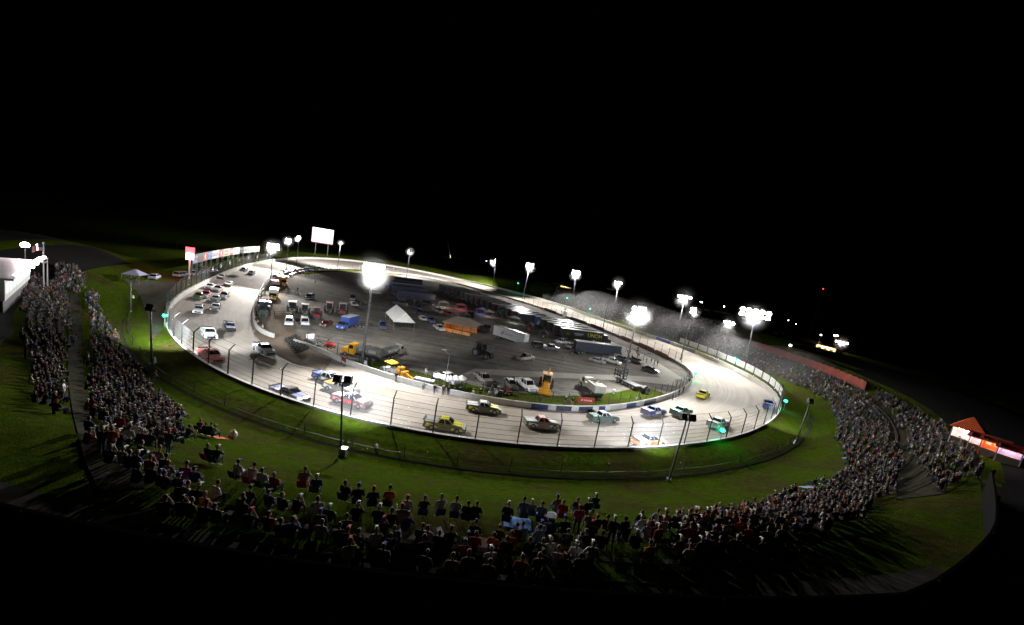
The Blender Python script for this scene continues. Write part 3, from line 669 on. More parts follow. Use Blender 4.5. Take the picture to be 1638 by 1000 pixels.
for px, py, bd, hd, rf, be, dr, lab in TR:
    P = surf(px, py + 4); i = int(np.hypot(OUT[:, 0] - P.x, OUT[:, 1] - P.y).argmin()); a = math.atan2(-OUTT[i][1], -OUTT[i][0])
    n = Vector((OUTN[i][0], OUTN[i][1])); dd_ = abs(float(dd((P.x, P.y))[0][0]))
    if dd_ < 2.0: P = Vector((OUT[i][0] - n.x * 2.0, OUT[i][1] - n.y * 2.0, 0)); P.z = trackz(P.x, P.y)
    t = thing('race_truck', lab, 'race truck', (P.x, P.y, P.z + .03), a, 'racing trucks on the dirt track', 1.0 if py < 530 else 1.08)
    z2 = trackz(P.x + n.x * .5, P.y + n.y * .5) - trackz(P.x - n.x * .5, P.y - n.y * .5)
    fwd = Vector((math.cos(a), math.sin(a))); right_out = (fwd.x * n.y - fwd.y * n.x)
    t.rotation_euler = (math.atan(z2) * (1 if right_out > 0 else -1), 0, a)
    kit_obj(RT, t, dict(body=bd, hood=hd, roof=rf, bed=be, door=dr))
# road vehicles
def carkit(L, Wd, prof, gh, wheelme, wx, wr, bed=None):
    b = MB().prism(prof, -Wd / 2, Wd / 2, 0, .08)
    if bed: b.box(bed[0], bed[1], -Wd / 2 + .14, Wd / 2 - .14, bed[2] - .01, bed[2] + .012, 1)
    me = b.mesh('body', [M_PAINT, M_BLACK]); gl, rf = glassed(*gh)
    hl = MB()
    for s in (1, -1): hl.box(L / 2 - .06, L / 2 + .03, s * Wd * .36 - .16, s * Wd * .36 + .16, .66, .82)
    tl = MB()
    for s in (1, -1): tl.box(-L / 2 - .03, -L / 2 + .05, s * Wd * .41 - .09, s * Wd * .41 + .09, .72, .98)
    bu = MB().box(L / 2 - .05, L / 2 + .1, -Wd * .46, Wd * .46, .32, .52).box(-L / 2 - .1, -L / 2 + .05, -Wd * .46, Wd * .46, .34, .52)
    return [('body', me, (0, 0, 0), 'body'), ('windows', gl, (0, 0, 0), None), ('roof', rf, (0, 0, 0), 'body'), ('headlights', hl.mesh('headlights', M_HEAD), (0, 0, 0), None), ('tail_lights', tl.mesh('tail_lights', M_RED), (0, 0, 0), None), ('bumpers', bu.mesh('bumpers', M_CHROME), (0, 0, 0), None)] + wheels(wheelme, wx, Wd / 2 - .1, wr)
SUV = carkit(4.9, 1.95, [(-2.45, .35), (-2.5, 1.1), (1.0, 1.12), (2.3, 1.0), (2.48, .8), (2.5, .35)], (-2.4, 1.15, -2.2, .45, .9, .74, 1.1, 1.8), WH_S, (1.5, -1.45), .38)
SEDAN = carkit(4.7, 1.82, [(-2.3, .3), (-2.36, .92), (-1.6, .98), (1.0, .96), (2.2, .8), (2.36, .62), (2.38, .3)], (-1.75, 1.2, -1.1, .35, .82, .64, .95, 1.44), WH_T, (1.4, -1.4), .34)
PICK = carkit(5.7, 2.0, [(-2.85, .42), (-2.88, 1.15), (1.2, 1.18), (2.7, 1.08), (2.86, .85), (2.86, .42)], (-.75, 1.4, -.6, .75, .92, .76, 1.15, 1.86), WH_S, (1.85, -1.75), .39, (-2.75, -.85, 1.15))
def car(kit, px, py, nose, color, name, label, cat, group=None, scale=1.0):
    P = surf(px, py); a = heading((px, py), nose) if isinstance(nose, tuple) else nose
    return kit_obj(kit, thing(name, label, cat, P, a, group, scale), dict(body=color))
car(SUV, 462, 519, (461, 530), W1, 'parked_car', 'white suv facing the camera beside the entrance gap', 'car')
car(SUV, 487, 519, (490, 530), (.7,.72,.76), 'parked_car', 'white suv with bluish hood parked before the dark tractor', 'car')
car(SEDAN, 522, 521, (508, 527), (.12,.015,.015), 'parked_car', 'dark red sedan next to the blue box truck', 'car')
car(SUV, 495, 478, (485, 482), (.02,.02,.05), 'parked_car', 'black suv alone on the open gravel', 'car')
car(PICK, 564, 479, (562, 488), (.03,.05,.05), 'parked_truck', 'dark green pickup behind the glinting silver car', 'pickup')
car(SEDAN, 565, 489, (570, 492), (.5,.5,.52), 'parked_car', 'silver car with bright glints before the dark green pickup', 'car')
car(PICK, 611, 524, (606, 514), (.04,.08,.22), 'parked_truck', 'blue pickup at the foot of the white gable tent', 'pickup')
car(PICK, 702, 528, (711, 534), (.55,.57,.62), 'parked_truck', 'white and black pickup beside the hip roofed pavilion', 'pickup')
car(PICK, 688, 515, (697, 522), (.1,.1,.3), 'parked_truck', 'purple and white painted pickup in line behind the white one', 'pickup')
car(SUV, 672, 503, (660, 499), (.05,.06,.07), 'parked_car', 'dark van with open shiny door by the bluish transporters', 'car')
car(PICK, 899, 550, (886, 549), (.65,.66,.68), 'parked_truck', 'white pickup nearest the transporter with yellow letters', 'pickup')
car(PICK, 917, 558, (934, 560), (.7,.71,.72), 'parked_truck', 'white crew pickup standing in front of another white one', 'pickup')
car(PICK, 978, 581, (994, 586), (.55,.54,.5), 'parked_truck', 'cream pickup at the edge of the crowd by the pit lane', 'pickup')
car(SEDAN, 995, 577, (1006, 581), (.1,.1,.16), 'parked_car', 'dark race car with shiny hood beside the cream pickup', 'car')
car(SEDAN, 1018, 580, (1030, 585), (.14,.13,.12), 'parked_car', 'dark wedge shaped race car, last before the pit lane', 'car')
car(PICK, 841, 621, (856, 632), (.78,.77,.74), 'parked_truck', 'white crew cab pickup with pale hood beside the yellow backhoe', 'pickup', None, 1.1)
car(SEDAN, 816, 618, (826, 629), (.1,.1,.09), 'parked_car', 'dull dark car between the white pickup and the quad bikes', 'car')
car(PICK, 772, 610, (784, 620), (.2,.19,.17), 'parked_truck', 'battered grey brown pickup behind the quad bikes', 'pickup')
car(PICK, 714, 610, (728, 616), (.5,.5,.5), 'parked_truck', 'pickup with open bed behind the row of white umbrellas', 'pickup')
car(PICK, 840, 576, (856, 574), (.3,.29,.22), 'parked_truck', 'old tan pickup crossing the empty middle of the infield', 'pickup')
CARC = [(SIL,'silver'),(BK,'black'),(W1,'white'),((.03,.05,.16),'navy'),((.25,.26,.27),'grey'),((.3,.02,.02),'red'),(W1,'white'),(BK,'black'),((.05,.12,.3),'blue'),(SIL,'silver'),((.09,.1,.1),'charcoal'),(W1,'white'),((.12,.1,.08),'brown'),(SIL,'silver')]
for k, (x, y) in enumerate([(446,446),(452,443),(457,440.5),(462,438.5),(467,437),(473,435.6),(479,434.4),(484,433.4),(489,432.6),(494,432),(499,431.5),(504,431),(509,430.8),(514,430.6)]):
    c, cn = CARC[k]; i = near_i(x, y, 0); a = math.atan2(-INNN[i][1], -INNN[i][0])
    car((SUV, SEDAN, PICK)[k % 3], x, y + 1, a, c, 'parked_car', f'{cn} vehicle parked by the far infield fence, {nth(k)} from the orange box truck', 'car', 'vehicles parked along the far infield fence')
for k, (x, y, c, cn) in enumerate([(330,435,SIL,'silver'),(336,434,W1,'white'),(318,438,(.3,.3,.32),'grey'),(296,441,W1,'white'),(289,443,SIL,'silver'),(247,446,(.5,.5,.6),'pale blue'),(310,440,W1,'white')]):
    P = surf(x, y); car(SEDAN if k % 2 else SUV, x, y, .6 + .3 * k, c, 'parked_car', f'{cn} car on the lot outside the left straight, {nth(k)} from the advertising boards', 'car', 'cars on the lot outside the straight')
# box trucks
BOXB = MB().box(-3.6, 1.35, -1.2, 1.2, .95, 3.3).mesh('cargo_box', M_PAINT); BOXR = MB().box(-3.65, 1.4, -1.23, 1.23, 3.3, 3.37).mesh('box_roof', M_PAINT)
BOXC = MB().prism([(1.45, .45), (1.45, 2.25), (2.3, 2.25), (2.75, 1.35), (3.55, 1.2), (3.6, .45)], -1.05, 1.05, 0, .1).mesh('cab', M_PAINT)
BOXG = MB().hexa([(2.32, -.92, 2.18), (2.74, -.98, 1.4), (2.74, .98, 1.4), (2.32, .92, 2.18), (2.36, -.92, 2.2), (2.8, -.98, 1.42), (2.8, .98, 1.42), (2.36, .92, 2.2)]).box(1.6, 2.35, -1.07, -.99, 1.4, 2.05).box(1.6, 2.35, .99, 1.07, 1.4, 2.05).mesh('windows', M_GLASS)
BOXF = MB().box(-3.6, 3.5, -.6, .6, .55, .95).mesh('chassis', M_DARK); BOXH = MB().box(3.56, 3.64, -.9, -.55, .75, .98).box(3.56, 3.64, .55, .9, .75, .98).mesh('headlights', M_HEAD)
BOXT = [('cargo_box', BOXB, (0, 0, 0), 'box'), ('box_roof', BOXR, (0, 0, 0), 'roof'), ('cab', BOXC, (0, 0, 0), 'cab'), ('windows', BOXG, (0, 0, 0), None), ('chassis', BOXF, (0, 0, 0), None), ('headlights', BOXH, (0, 0, 0), None)] + wheels(WH_L, (2.6, -2.3), 1.0, .52)
def boxtruck(px, py, nose, cols, label): kit_obj(BOXT, thing('box_truck', label, 'truck', surf(px, py), heading((px, py), nose)), cols)
boxtruck(555, 525, (541, 529), dict(box=(.03,.07,.3), roof=(.5,.55,.6), cab=(.06,.12,.4)), 'blue box truck with pale roof beside the tall infield pole')
boxtruck(450, 455, (461, 460), dict(box=(.7,.3,.03), roof=(.8,.78,.75), cab=(.7,.3,.03)), 'orange box truck with white roof at the head of the parked cars')
boxtruck(437, 478, (432, 486), dict(box=(.6,.6,.58), roof=(.75,.74,.7), cab=(.75,.62,.03)), 'pale box truck with a yellow nose by the infield fence')
boxtruck(439, 463, (444, 467), dict(box=(.4,.22,.26), roof=(.6,.5,.52), cab=(.5,.3,.3)), 'pinkish box truck behind the yellow nosed one')
# trailer frame behind the blue box truck
P = surf(578, 523); t = thing('trailer_frame', 'bare dark flatbed trailer frame behind the blue box truck', 'trailer', P, heading((578, 523), (566, 522)))
obj('deck', MB().box(-3, 3, -1.1, -.95, .7, .85).box(-3, 3, .95, 1.1, .7, .85).box(-3, -2.8, -1.1, 1.1, .7, .84).box(2.8, 3, -1.1, 1.1, .7, .84).box(-.1, .1, -1.1, 1.1, .7, .84).mesh('deck', M_DARK), t)
for x in (-.6, .4):
    for s in (1, -1): obj('wheel', WH_T, t, (x, s * 1.15, .36))
# tractors
TB = MB().prism([(.2, .75), (.2, 1.55), (2.0, 1.45), (2.25, 1.2), (2.25, .7)], -.42, .42).mesh('hood', M_PAINT)
TC = MB().frus((-1.2, .3, -.75, .75), (-1.1, .15, -.7, .7), 1.0, 2.55).mesh('cab_windows', M_GLASS)
TRF = MB().box(-1.3, .4, -.85, .85, 2.55, 2.72).tube((.3, .75, 1), (.15, .7, 2.6), .05).tube((.3, -.75, 1), (.15, -.7, 2.6), .05).tube((-1.2, .75, 1), (-1.1, .7, 2.6), .05).tube((-1.2, -.75, 1), (-1.1, -.7, 2.6), .05).mesh('cab_roof', M_PAINT)
TX = MB().box(-1.4, 2.1, -.35, .35, .55, 1.05).box(-1.5, -.3, -1.15, -.75, 1.2, 1.6).box(-1.5, -.3, .75, 1.15, 1.2, 1.6).tube((1.4, .3, 1.4), (1.4, .3, 2.3), .06).mesh('chassis', M_DARK)
TRAC = [('hood', TB, (0, 0, 0), 'hood'), ('cab_windows', TC, (0, 0, 0), None), ('cab_roof', TRF, (0, 0, 0), 'roof'), ('chassis', TX, (0, 0, 0), None)] + [('wheel', WH_BIG, (-.85, s * 1.0, .85), None) for s in (1, -1)] + [('wheel', WH_MID, (1.55, s * .85, .55), None) for s in (1, -1)]
def tractor(px, py, nose, hood, roof, label, s=1.15): return kit_obj(TRAC, thing('tractor', label, 'tractor', surf(px, py), heading((px, py), nose), None, s), dict(hood=hood, roof=roof))
tractor(467, 498, (466, 490), (.3,.02,.02), (.04,.05,.04), 'dark tractor with a red rear panel pulling the drum roller')
tractor(487, 502, (489, 493), (.03,.05,.03), (.5,.4,.36), 'black tractor with tan cab roof in the middle of the tractor row')
tractor(506, 509, (507, 520), (.22,.01,.02), (.2,.02,.03), 'all red tractor next to the dark red sedan')
tractor(526, 499, (524, 508), (.05,.05,.06), (.6,.42,.36), 'small black tractor with a salmon roof')
tractor(547, 503, (547, 512), (.2,.02,.03), (.35,.25,.25), 'dark red tractor with white lamps on its roof beside the blue box truck', 1.35)
tractor(421, 503, (421, 512), (.01,.05,.04), (.02,.05,.05), 'dark green tractor at the bend of the infield fence', 1.35)
tractor(771, 571, (785, 576), (.012,.012,.014), (.012,.012,.014), 'large black tractor sitting in shade in the middle of the infield', 1.35)
t = thing('fence_lift', 'red orange work platform machine behind the dark green tractor', 'machine', surf(424, 488), 1.0)
obj('platform', MB().box(-1.8, 1.8, -1, 1, 1.9, 2.15).mesh('platform', M_ORANGE), t); obj('rail', MB().path([(-1.8,-1,3),(1.8,-1,3),(1.8,1,3),(-1.8,1,3),(-1.8,-1,3)], .05).tube((-1.8,-1,2.1),(-1.8,-1,3),.05).tube((1.8,-1,2.1),(1.8,-1,3),.05).tube((1.8,1,2.1),(1.8,1,3),.05).tube((-1.8,1,2.1),(-1.8,1,3),.05).mesh('rail', M_DARK), t)
obj('chassis', MB().box(-1.6, 1.6, -.9, .9, .5, 1).tube((-1, 0, 1), (1, 0, 1.9), .12).tube((1, 0, 1), (-1, 0, 1.9), .12).mesh('chassis', M_DARK), t)
for x in (-1.1, 1.1):
    for s in (1, -1): obj('wheel', WH_L, t, (x, s * 1, .52))
# drum rollers
for k, (x, y) in enumerate([(446,505),(457,505)]):
    t = thing('drum_roller', f'brown ribbed drum roller behind the tractors, {("outer one nearest the fence","inner one beside the tractor")[k]}', 'roller', surf(x, y), heading((446, 505), (457, 505)), 'towed drum rollers')
    obj('drum', MB().tube((-1.1, 0, .65), (1.1, 0, .65), .62, .62, 14).mesh('drum', M_BROWN), t)
    obj('frame', MB().box(-1.25, 1.25, -.8, -.7, .6, .75).box(-1.25, 1.25, .7, .8, .6, .75).box(-1.3, -1.15, -.8, .8, .6, .76).box(1.15, 1.3, -.8, .8, .6, .76).mesh('frame', M_DARK), t)
# tanker trucks
TKT = MB().tube((-4.2, 0, 2.05), (1.2, 0, 2.05), 1.12, 1.12, 18).tube((-4.32, 0, 2.05), (-4.2, 0, 2.05), 1.0, 1.12, 18).tube((1.2, 0, 2.05), (1.32, 0, 2.05), 1.12, 1.0, 18)
for x in (-3.2, -1.5, .2): TKT.tube((x, 0, 3.1), (x, 0, 3.3), .3, .28, 10)
TKM = TKT.mesh('tank', M_PAINT, False); TKP = MB().box(-3.6, -1.8, -1.19, -1.12, 1.9, 2.5).box(-1.4, .4, -1.19, -1.12, 1.9, 2.5).box(-3.6, -1.8, 1.12, 1.19, 1.9, 2.5).box(-1.4, .4, 1.12, 1.19, 1.9, 2.5).mesh('side_plate', M_PAINT)
TKC = MB().prism([(1.7, .7), (1.7, 3.0), (3.0, 3.0), (3.25, 2.0), (4.7, 1.85), (4.8, .7)], -1.1, 1.1, 0, .08).mesh('cab', M_PAINT)
TKG = MB().hexa([(3.02, -.95, 2.9), (3.24, -1, 2.05), (3.24, 1, 2.05), (3.02, .95, 2.9), (3.06, -.95, 2.92), (3.3, -1, 2.07), (3.3, 1, 2.07), (3.06, .95, 2.92)]).box(1.95, 2.85, -1.1, -1.0, 2.0, 2.75).box(1.95, 2.85, 1.0, 1.1, 2.0, 2.75).mesh('windows', M_GLASS)
TKF = MB().box(-4.3, 4.7, -.5, .5, .6, .95).box(-4.2, -.5, -1.25, -.7, .98, 1.06).box(-4.2, -.5, .7, 1.25, .98, 1.06).mesh('chassis', M_DARK)
TANK = [('tank', TKM, (0, 0, 0), 'tank'), ('side_plate', TKP, (0, 0, 0), 'plate'), ('cab', TKC, (0, 0, 0), 'cab'), ('windows', TKG, (0, 0, 0), None), ('chassis', TKF, (0, 0, 0), None)] + wheels(WH_L, (3.7, -1.7, -3.2), .98, .52)
kit_obj(TANK, thing('tanker_truck', 'water tanker truck with a yellow orange cab and grey tank', 'truck', surf(580, 573), heading((584, 573), (557, 567)), None, .95), dict(tank=(.16,.16,.15), plate=(.45,.43,.4), cab=(.75,.36,.02)))
kit_obj(TANK, thing('tanker_truck', 'second tanker truck with dull olive grey cab and tank, pointing away', 'truck', surf(628, 571), heading((620, 573), (652, 563)), None, .85), dict(tank=(.12,.12,.12), plate=(.42,.42,.4), cab=(.3,.29,.24)))
# roller with canopy, orange trencher, backhoe
t = thing('road_roller', 'small road roller under a yellow canopy near the tankers', 'roller', surf(622, 598), heading((622, 598), (610, 592)))
obj('drum', MB().tube((1.3, -.8, .6), (1.3, .8, .6), .6, .6, 16).mesh('drum', M_STEEL), t); obj('body', MB().box(-1.6, .9, -.75, .75, .55, 1.25).box(-1.6, -.6, -.7, .7, 1.25, 1.6).mesh('body', M_WHITE), t)
obj('canopy', MB().frus((-1.5, .7, -.9, .9), (-1.3, .5, -.75, .75), 2.5, 2.7).mesh('canopy', mat('yellow_paint', (.75, .5, .03), .5)), t)
obj('canopy_frame', MB().tube((-1.3, .7, 1.2), (-1.3, .7, 2.5), .04).tube((-1.3, -.7, 1.2), (-1.3, -.7, 2.5), .04).tube((.5, .7, 1.2), (.5, .7, 2.5), .04).tube((.5, -.7, 1.2), (.5, -.7, 2.5), .04).mesh('canopy_frame', M_DARK), t)
for s in (1, -1): obj('wheel', WH_L, t, (-1.2, s * .75, .52))
M_CAT = mat('construction_orange', (.6, .26, .02), .5, .3)
t = thing('trencher', 'orange yellow trenching machine between the roller and the white umbrellas', 'machine', surf(646, 606), heading((646, 606), (660, 612)))
obj('body', MB().box(-1.6, .4, -.7, .7, .5, 1.5).box(-1.5, -.6, -.6, .6, 1.5, 2.1).mesh('body', M_CAT), t); obj('boom', MB().hexa([(.4, -.2, .7), (2.4, -.2, .3), (2.4, .2, .3), (.4, .2, .7), (.4, -.2, 1.3), (2.4, -.2, .8), (2.4, .2, .8), (.4, .2, 1.3)]).mesh('boom', M_CAT), t)
obj('bucket', MB().prism([(2.3, .1), (2.2, .9), (2.5, .95), (3.0, .3), (2.9, .1)], -.5, .5).mesh('bucket', M_CAT), t)
for x in (-1.2, .1):
    for s in (1, -1): obj('wheel', WH_S, t, (x, s * .75, .38))
t = kit_obj(TRAC, thing('backhoe', 'yellow orange backhoe loader beside the white crew cab pickup', 'backhoe', surf(872, 622), heading((872, 622), (870, 634)), None, 1.25), dict(hood=(.6,.26,.02), roof=(.75,.4,.1)))
obj('bucket', MB().prism([(2.9, .1), (2.6, .9), (2.8, 1.0), (3.5, .35), (3.4, .1)], -1.1, 1.1).tube((2.7, .6, .7), (.6, .5, 1.3), .1).tube((2.7, -.6, .7), (.6, -.5, 1.3), .1).mesh('bucket', M_CAT), t)
obj('boom', MB().tube((-1.5, 0, 1.0), (-2.4, .2, 3.1), .17, .14).tube((-2.4, .2, 3.1), (-3.4, .3, 1.6), .13, .1).prism([(-3.7, .9), (-3.3, 1.6), (-3.0, 1.5), (-3.0, 1.0)], .05, .55).mesh('boom', M_CAT), t)
# wrecker and flatbed rig
kit = [('bed_body', MB().box(-3.4, .9, -1.15, 1.15, .9, 1.7).box(-3.4, -.2, -1.15, 1.15, 1.7, 2.3).mesh('bed_body', M_PAINT), (0, 0, 0), 'box'), ('cab', BOXC, (-.4, 0, .1), 'cab'), ('windows', BOXG, (-.4, 0, .1), None), ('chassis', BOXF, (0, 0, 0), None), ('boom', MB().tube((-.3, 0, 2.3), (-3.3, .2, 3.0), .12, .09).tube((-.3, .5, 2.3), (-1.8, 0, 2.9), .08).mesh('boom', M_DARK), (0, 0, 0), None)] + wheels(WH_L, (2.2, -2.2), 1.0, .52)
kit_obj(kit, thing('tow_truck', 'cream white tow truck with dark boom behind the red bench sign', 'truck', surf(944, 626), heading((944, 626), (925, 611)), None, 1.15), dict(box=(.55,.53,.46), cab=(.6,.58,.5)))
t = thing('light_rig', 'dark lighting rig truck with a lattice of black lamps beside the infield pole', 'truck', surf(1003, 617), heading((1003, 617), (1022, 626)), None, 1.1)
obj('chassis', MB().box(-3.2, 3, -.6, .6, .6, .9).mesh('chassis', M_DARK), t); obj('deck', MB().box(-.8, 3.2, -1.1, 1.1, .92, 1.12).mesh('deck', M_STEEL), t)
rk = MB()
for x in (-3.2, -2.3, -1.4): rk.tube((x, -1.1, .9), (x, -1.1, 3.2), .06).tube((x, 1.1, .9), (x, 1.1, 3.2), .06)
for z in (1.7, 2.4, 3.2): rk.tube((-3.2, -1.1, z), (-1.4, -1.1, z), .06).tube((-3.2, 1.1, z), (-1.4, 1.1, z), .06).tube((-3.2, -1.1, z), (-3.2, 1.1, z), .06).tube((-1.4, -1.1, z), (-1.4, 1.1, z), .06)
obj('rack', rk.mesh('rack', M_DARK), t)
lm = MB()
for x in (-3, -2.3, -1.6):
    for z in (2.0, 2.8): lm.tube((x, -1.05, z), (x, -1.3, z - .05), .16, .26, 8)
obj('lamp_cluster', lm.mesh('lamp_cluster', M_DARK), t)
for x in (2.4, -.6, -1.8):
    for s in (1, -1): obj('wheel', WH_L, t, (x, s * .95, .52))
t = thing('engine_trailer', 'dark generator trailer with spoked wheels beyond the flatbed rig', 'trailer', surf(1031, 629), .4)
obj('body', MB().prism([(-1.1, .5), (-1.2, 1.4), (-.2, 1.9), (.9, 1.3), (1.1, .5)], -.5, .5).tube((1, 0, .7), (2.2, 0, .5), .06).mesh('body', M_DARK), t)
for s in (1, -1): obj('wheel', WH_MID, t, (-.2, s * .8, .55))
# quad bikes
def quad(px, py, a, c, label):
    t = thing('quad_bike', label, 'quad bike', surf(px, py), a, 'quad bikes in the infield', 1.1)
    obj('body', MB().prism([(-.9, .45), (-.95, .75), (-.1, .8), (.3, .95), (.9, .75), (.95, .45)], -.3, .3).box(-.95, -.35, -.55, .55, .68, .74).box(.4, .95, -.55, .55, .7, .76).mesh('body', M_PAINT), t, color=c)
    obj('handlebar', MB().tube((.35, -.38, 1.1), (.35, .38, 1.1), .025).tube((.45, 0, .85), (.35, 0, 1.1), .03).mesh('handlebar', M_DARK), t)
    for x in (-.62, .62):
        for s in (1, -1): obj('wheel', WH_Q, t, (x, s * .48, .28))
quad(527, 556, heading((527, 556), (535, 558)), RD, 'red quad bike carrying a rider near the tyre wall')
for k, (x, y, c, cn) in enumerate([(783,628,BK,'black'),(796,632,(.05,.05,.08),'navy'),(803,624,(.1,.1,.1),'grey'),(790,618,BK,'dark'),(812,630,(.12,.02,.02),'maroon')]): quad(x, y, .5 * k, c, f'{cn} quad bike in the cluster by the infield wall, {nth(k)} from its outer end')
# transporters
def hauler(P, a, L, side, roof, label, letters=None, lc=None, cabc=None, group='race transporters parked side by side', name='transporter', accents=None):
    t = thing(name, label, 'transporter', P, a, group); h = L / 2
    obj('trailer_body', MB().box(-h, h - 2.6, -1.28, 1.28, 1.0, 4.05).box(h - 2.6, h, -1.28, 1.28, 1.6, 4.05).mesh('trailer_body', M_PAINT), t, color=side)
    obj('trailer_roof', MB().box(-h - .03, h + .03, -1.31, 1.31, 4.05, 4.13).box(-h, h, -1.2, -1.05, 4.13, 4.18).box(-h, h, 1.05, 1.2, 4.13, 4.18).mesh('trailer_roof', M_PAINT), t, color=roof)
    obj('belly_box', MB().box(-h + 4.5, h - 4, -1.2, 1.2, .55, 1.0).mesh('belly_box', M_DARK), t)
    for x in (-h + 1.4, -h + 2.6):
        for s in (1, -1): obj('wheel', WH_L, t, (x, s * 1.05, .52))
    if cabc is not None:
        obj('tractor_cab', MB().prism([(h - 2.4, .6), (h - 2.4, 1.45), (h + .3, 1.45), (h + .3, 3.4), (h + 1.9, 3.4), (h + 2.2, 2.1), (h + 3.6, 1.9), (h + 3.7, .6)], -1.1, 1.1).mesh('tractor_cab', M_PAINT), t, color=cabc)
        obj('windows', MB().hexa([(h + 1.9, -.95, 3.3), (h + 2.2, -1, 2.15), (h + 2.2, 1, 2.15), (h + 1.9, .95, 3.3), (h + 1.96, -.95, 3.32), (h + 2.28, -1, 2.17), (h + 2.28, 1, 2.17), (h + 1.96, .95, 3.32)]).mesh('windows', M_GLASS), t)
        for x in (h - 1.4, h + 2.9):
            for s in (1, -1): obj('wheel', WH_L, t, (x, s * 1.0, .52))
    if letters:
        for body, x, z, sz, col, sdy in letters:
            fc = bpy.data.curves.new('lettering', 'FONT'); fc.body = body; fc.size = sz; fc.extrude = .01; fc.align_x = 'CENTER'
            fo = bpy.data.objects.new('tmp', fc); COL.objects.link(fo); bpy.context.view_layer.update()
            me = bpy.data.meshes.new_from_object(fo.evaluated_get(bpy.context.evaluated_depsgraph_get())); bpy.data.objects.remove(fo)
            me.name = 'lettering'; me.materials.clear(); me.materials.append(M_PAINT)
            o = obj('lettering', me, t, (x, sdy * 1.3, z), 0, col); o.rotation_euler = (math.pi / 2, 0, 0 if sdy < 0 else math.pi)
    if accents:
        for x0, x1, z0, z1, col, sdy in accents:
            obj('stripe', MB().hexa([(x0, sdy * 1.285, z0), (x1, sdy * 1.285, z0), (x1, sdy * 1.3, z0), (x0, sdy * 1.3, z0), (x0 + (z1 - z0) * .6, sdy * 1.285, z1), (x1 + (z1 - z0) * .6, sdy * 1.285, z1), (x1 + (z1 - z0) * .6, sdy * 1.3, z1), (x0 + (z1 - z0) * .6, sdy * 1.3, z1)]).mesh('stripe', M_PAINT), t, color=col)
    return t
HA = heading((895, 549), (962, 557))
Pn = surf(938, 556)
hauler(surf(953, 568), HA, 16, (.035,.045,.07), (.6,.6,.62), 'dark slate trailer with white roof, lowest of the transporter row by the crowd', None, None, None)
FWD = Vector((math.cos(HA), math.sin(HA), 0)); SDE = Vector((-math.sin(HA), math.cos(HA), 0))
sgnS = 1 if (SDE.y > 0) else -1
HL = [((.015,.016,.02),(.55,.55,.58),'black transporter with yellow block letters on its side'),((.02,.02,.03),(.62,.62,.63),'black transporter with bright white roof, just behind the yellow lettered one'),((.02,.02,.025),(.5,.5,.52),'black transporter with pale roof, second behind the yellow lettered one'),((.02,.03,.02),(.45,.46,.46),'black transporter with greyish roof, third behind the yellow lettered one'),((.03,.08,.25),(.12,.16,.2),'transporter with blue and yellow curved stripes at its tail')]
Y0 = surf(928, 545)
for k, (sd_, rf_, lab) in enumerate(HL):
    P = Y0 + SDE * sgnS * 5.0 * k - FWD * (1.1 * k)
    lt = ac = None
    if k == 0: lt = [('UNOH', 4.3, 2.1, 1.9, (.85,.72,.02), -1), ('57', -6.2, 2.0, 1.3, (.35,.4,.02), -1), ('Sonic', -2.6, 2.2, 1.2, (.5,.5,.5), -1)] if False else [('UNOH', 5.0, 2.0, 2.0, (.85,.72,.02), -1), ('33', -6.0, 1.9, 1.3, (.3,.35,.02), -1)]; ac = [(-3.6, 0.2, 2.5, 2.9, (.4,.4,.42), -1), (-3.0, -.4, 2.0, 2.3, (.3,.3,.32), -1)]
    if k == 4: ac = [(-8.0, -6.6, 1.1, 4.0, (.6,.62,.6), -1), (-6.4, -5.2, 1.1, 4.0, (.75,.6,.03), -1), (-5.0, -3.6, 1.1, 4.0, (.04,.14,.6), -1), (-3.4, -2.4, 1.1, 4.0, (.75,.6,.03), -1), (2, 5, 2.4, 3.2, (.4,.45,.5), -1)]
    hauler(P, HA, 17, sd_, rf_, lab, lt, None, (.02, .02, .03), accents=ac)
# the long dark row running back along the pit lane
A_, B_ = surf(868, 524), surf(716, 466); Lr = (B_ - A_).length; nr = int(Lr / 5.2); HB_ = heading((800, 500), (850, 506))
DK = [((.012,.012,.015),'black'),((.02,.022,.035),'midnight blue'),((.03,.01,.012),'dark maroon'),((.018,.022,.02),'dark green')]
for k in range(1, nr):
    c, cn = DK[(k * 5 + k // 3) % 4]; rf_ = (.03 + .05 * RNG.rand(),) * 3 if k % 5 else (.3, .3, .32)
    hauler(A_ + (B_ - A_) * (k / nr), HB_ + RNG.uniform(-.04, .04), 16, c, rf_, f'{cn} transporter deep in the dark row, {nth(k - 1)} behind the blue and yellow one', None, None, None)
for k, (x, y) in enumerate([(652, 456), (650, 461), (650, 467), (654, 474), (664, 482)]):
    hauler(surf(x, y), heading((x, y), (x + 30, y + 3)), 17, (.025, .03, .07), (.05, .06, .12) if k != 2 else (.3, .32, .38), f'bluish transporter beneath the dazzling infield lamp, {nth(k)} from the far fence', None, None, None, 'transporters parked under the dazzling infield lamp')
WT = heading((788, 538), (838, 555))
hauler(surf(815, 547), WT, 12.5, (.5, .52, .54), (.12, .12, .13), 'long white trailer with faint grey lettering parked alone beside the pavilion', [('WORLD 1', -.6, 2.3, .9, (.2, .2, .26), -1)] if False else None, None, None, None, 'white_trailer', [(-3.2, -2.2, 1.9, 3.2, (.25,.2,.3), -1), (-1.6, 1.6, 2.2, 2.7, (.3,.3,.36), -1)])
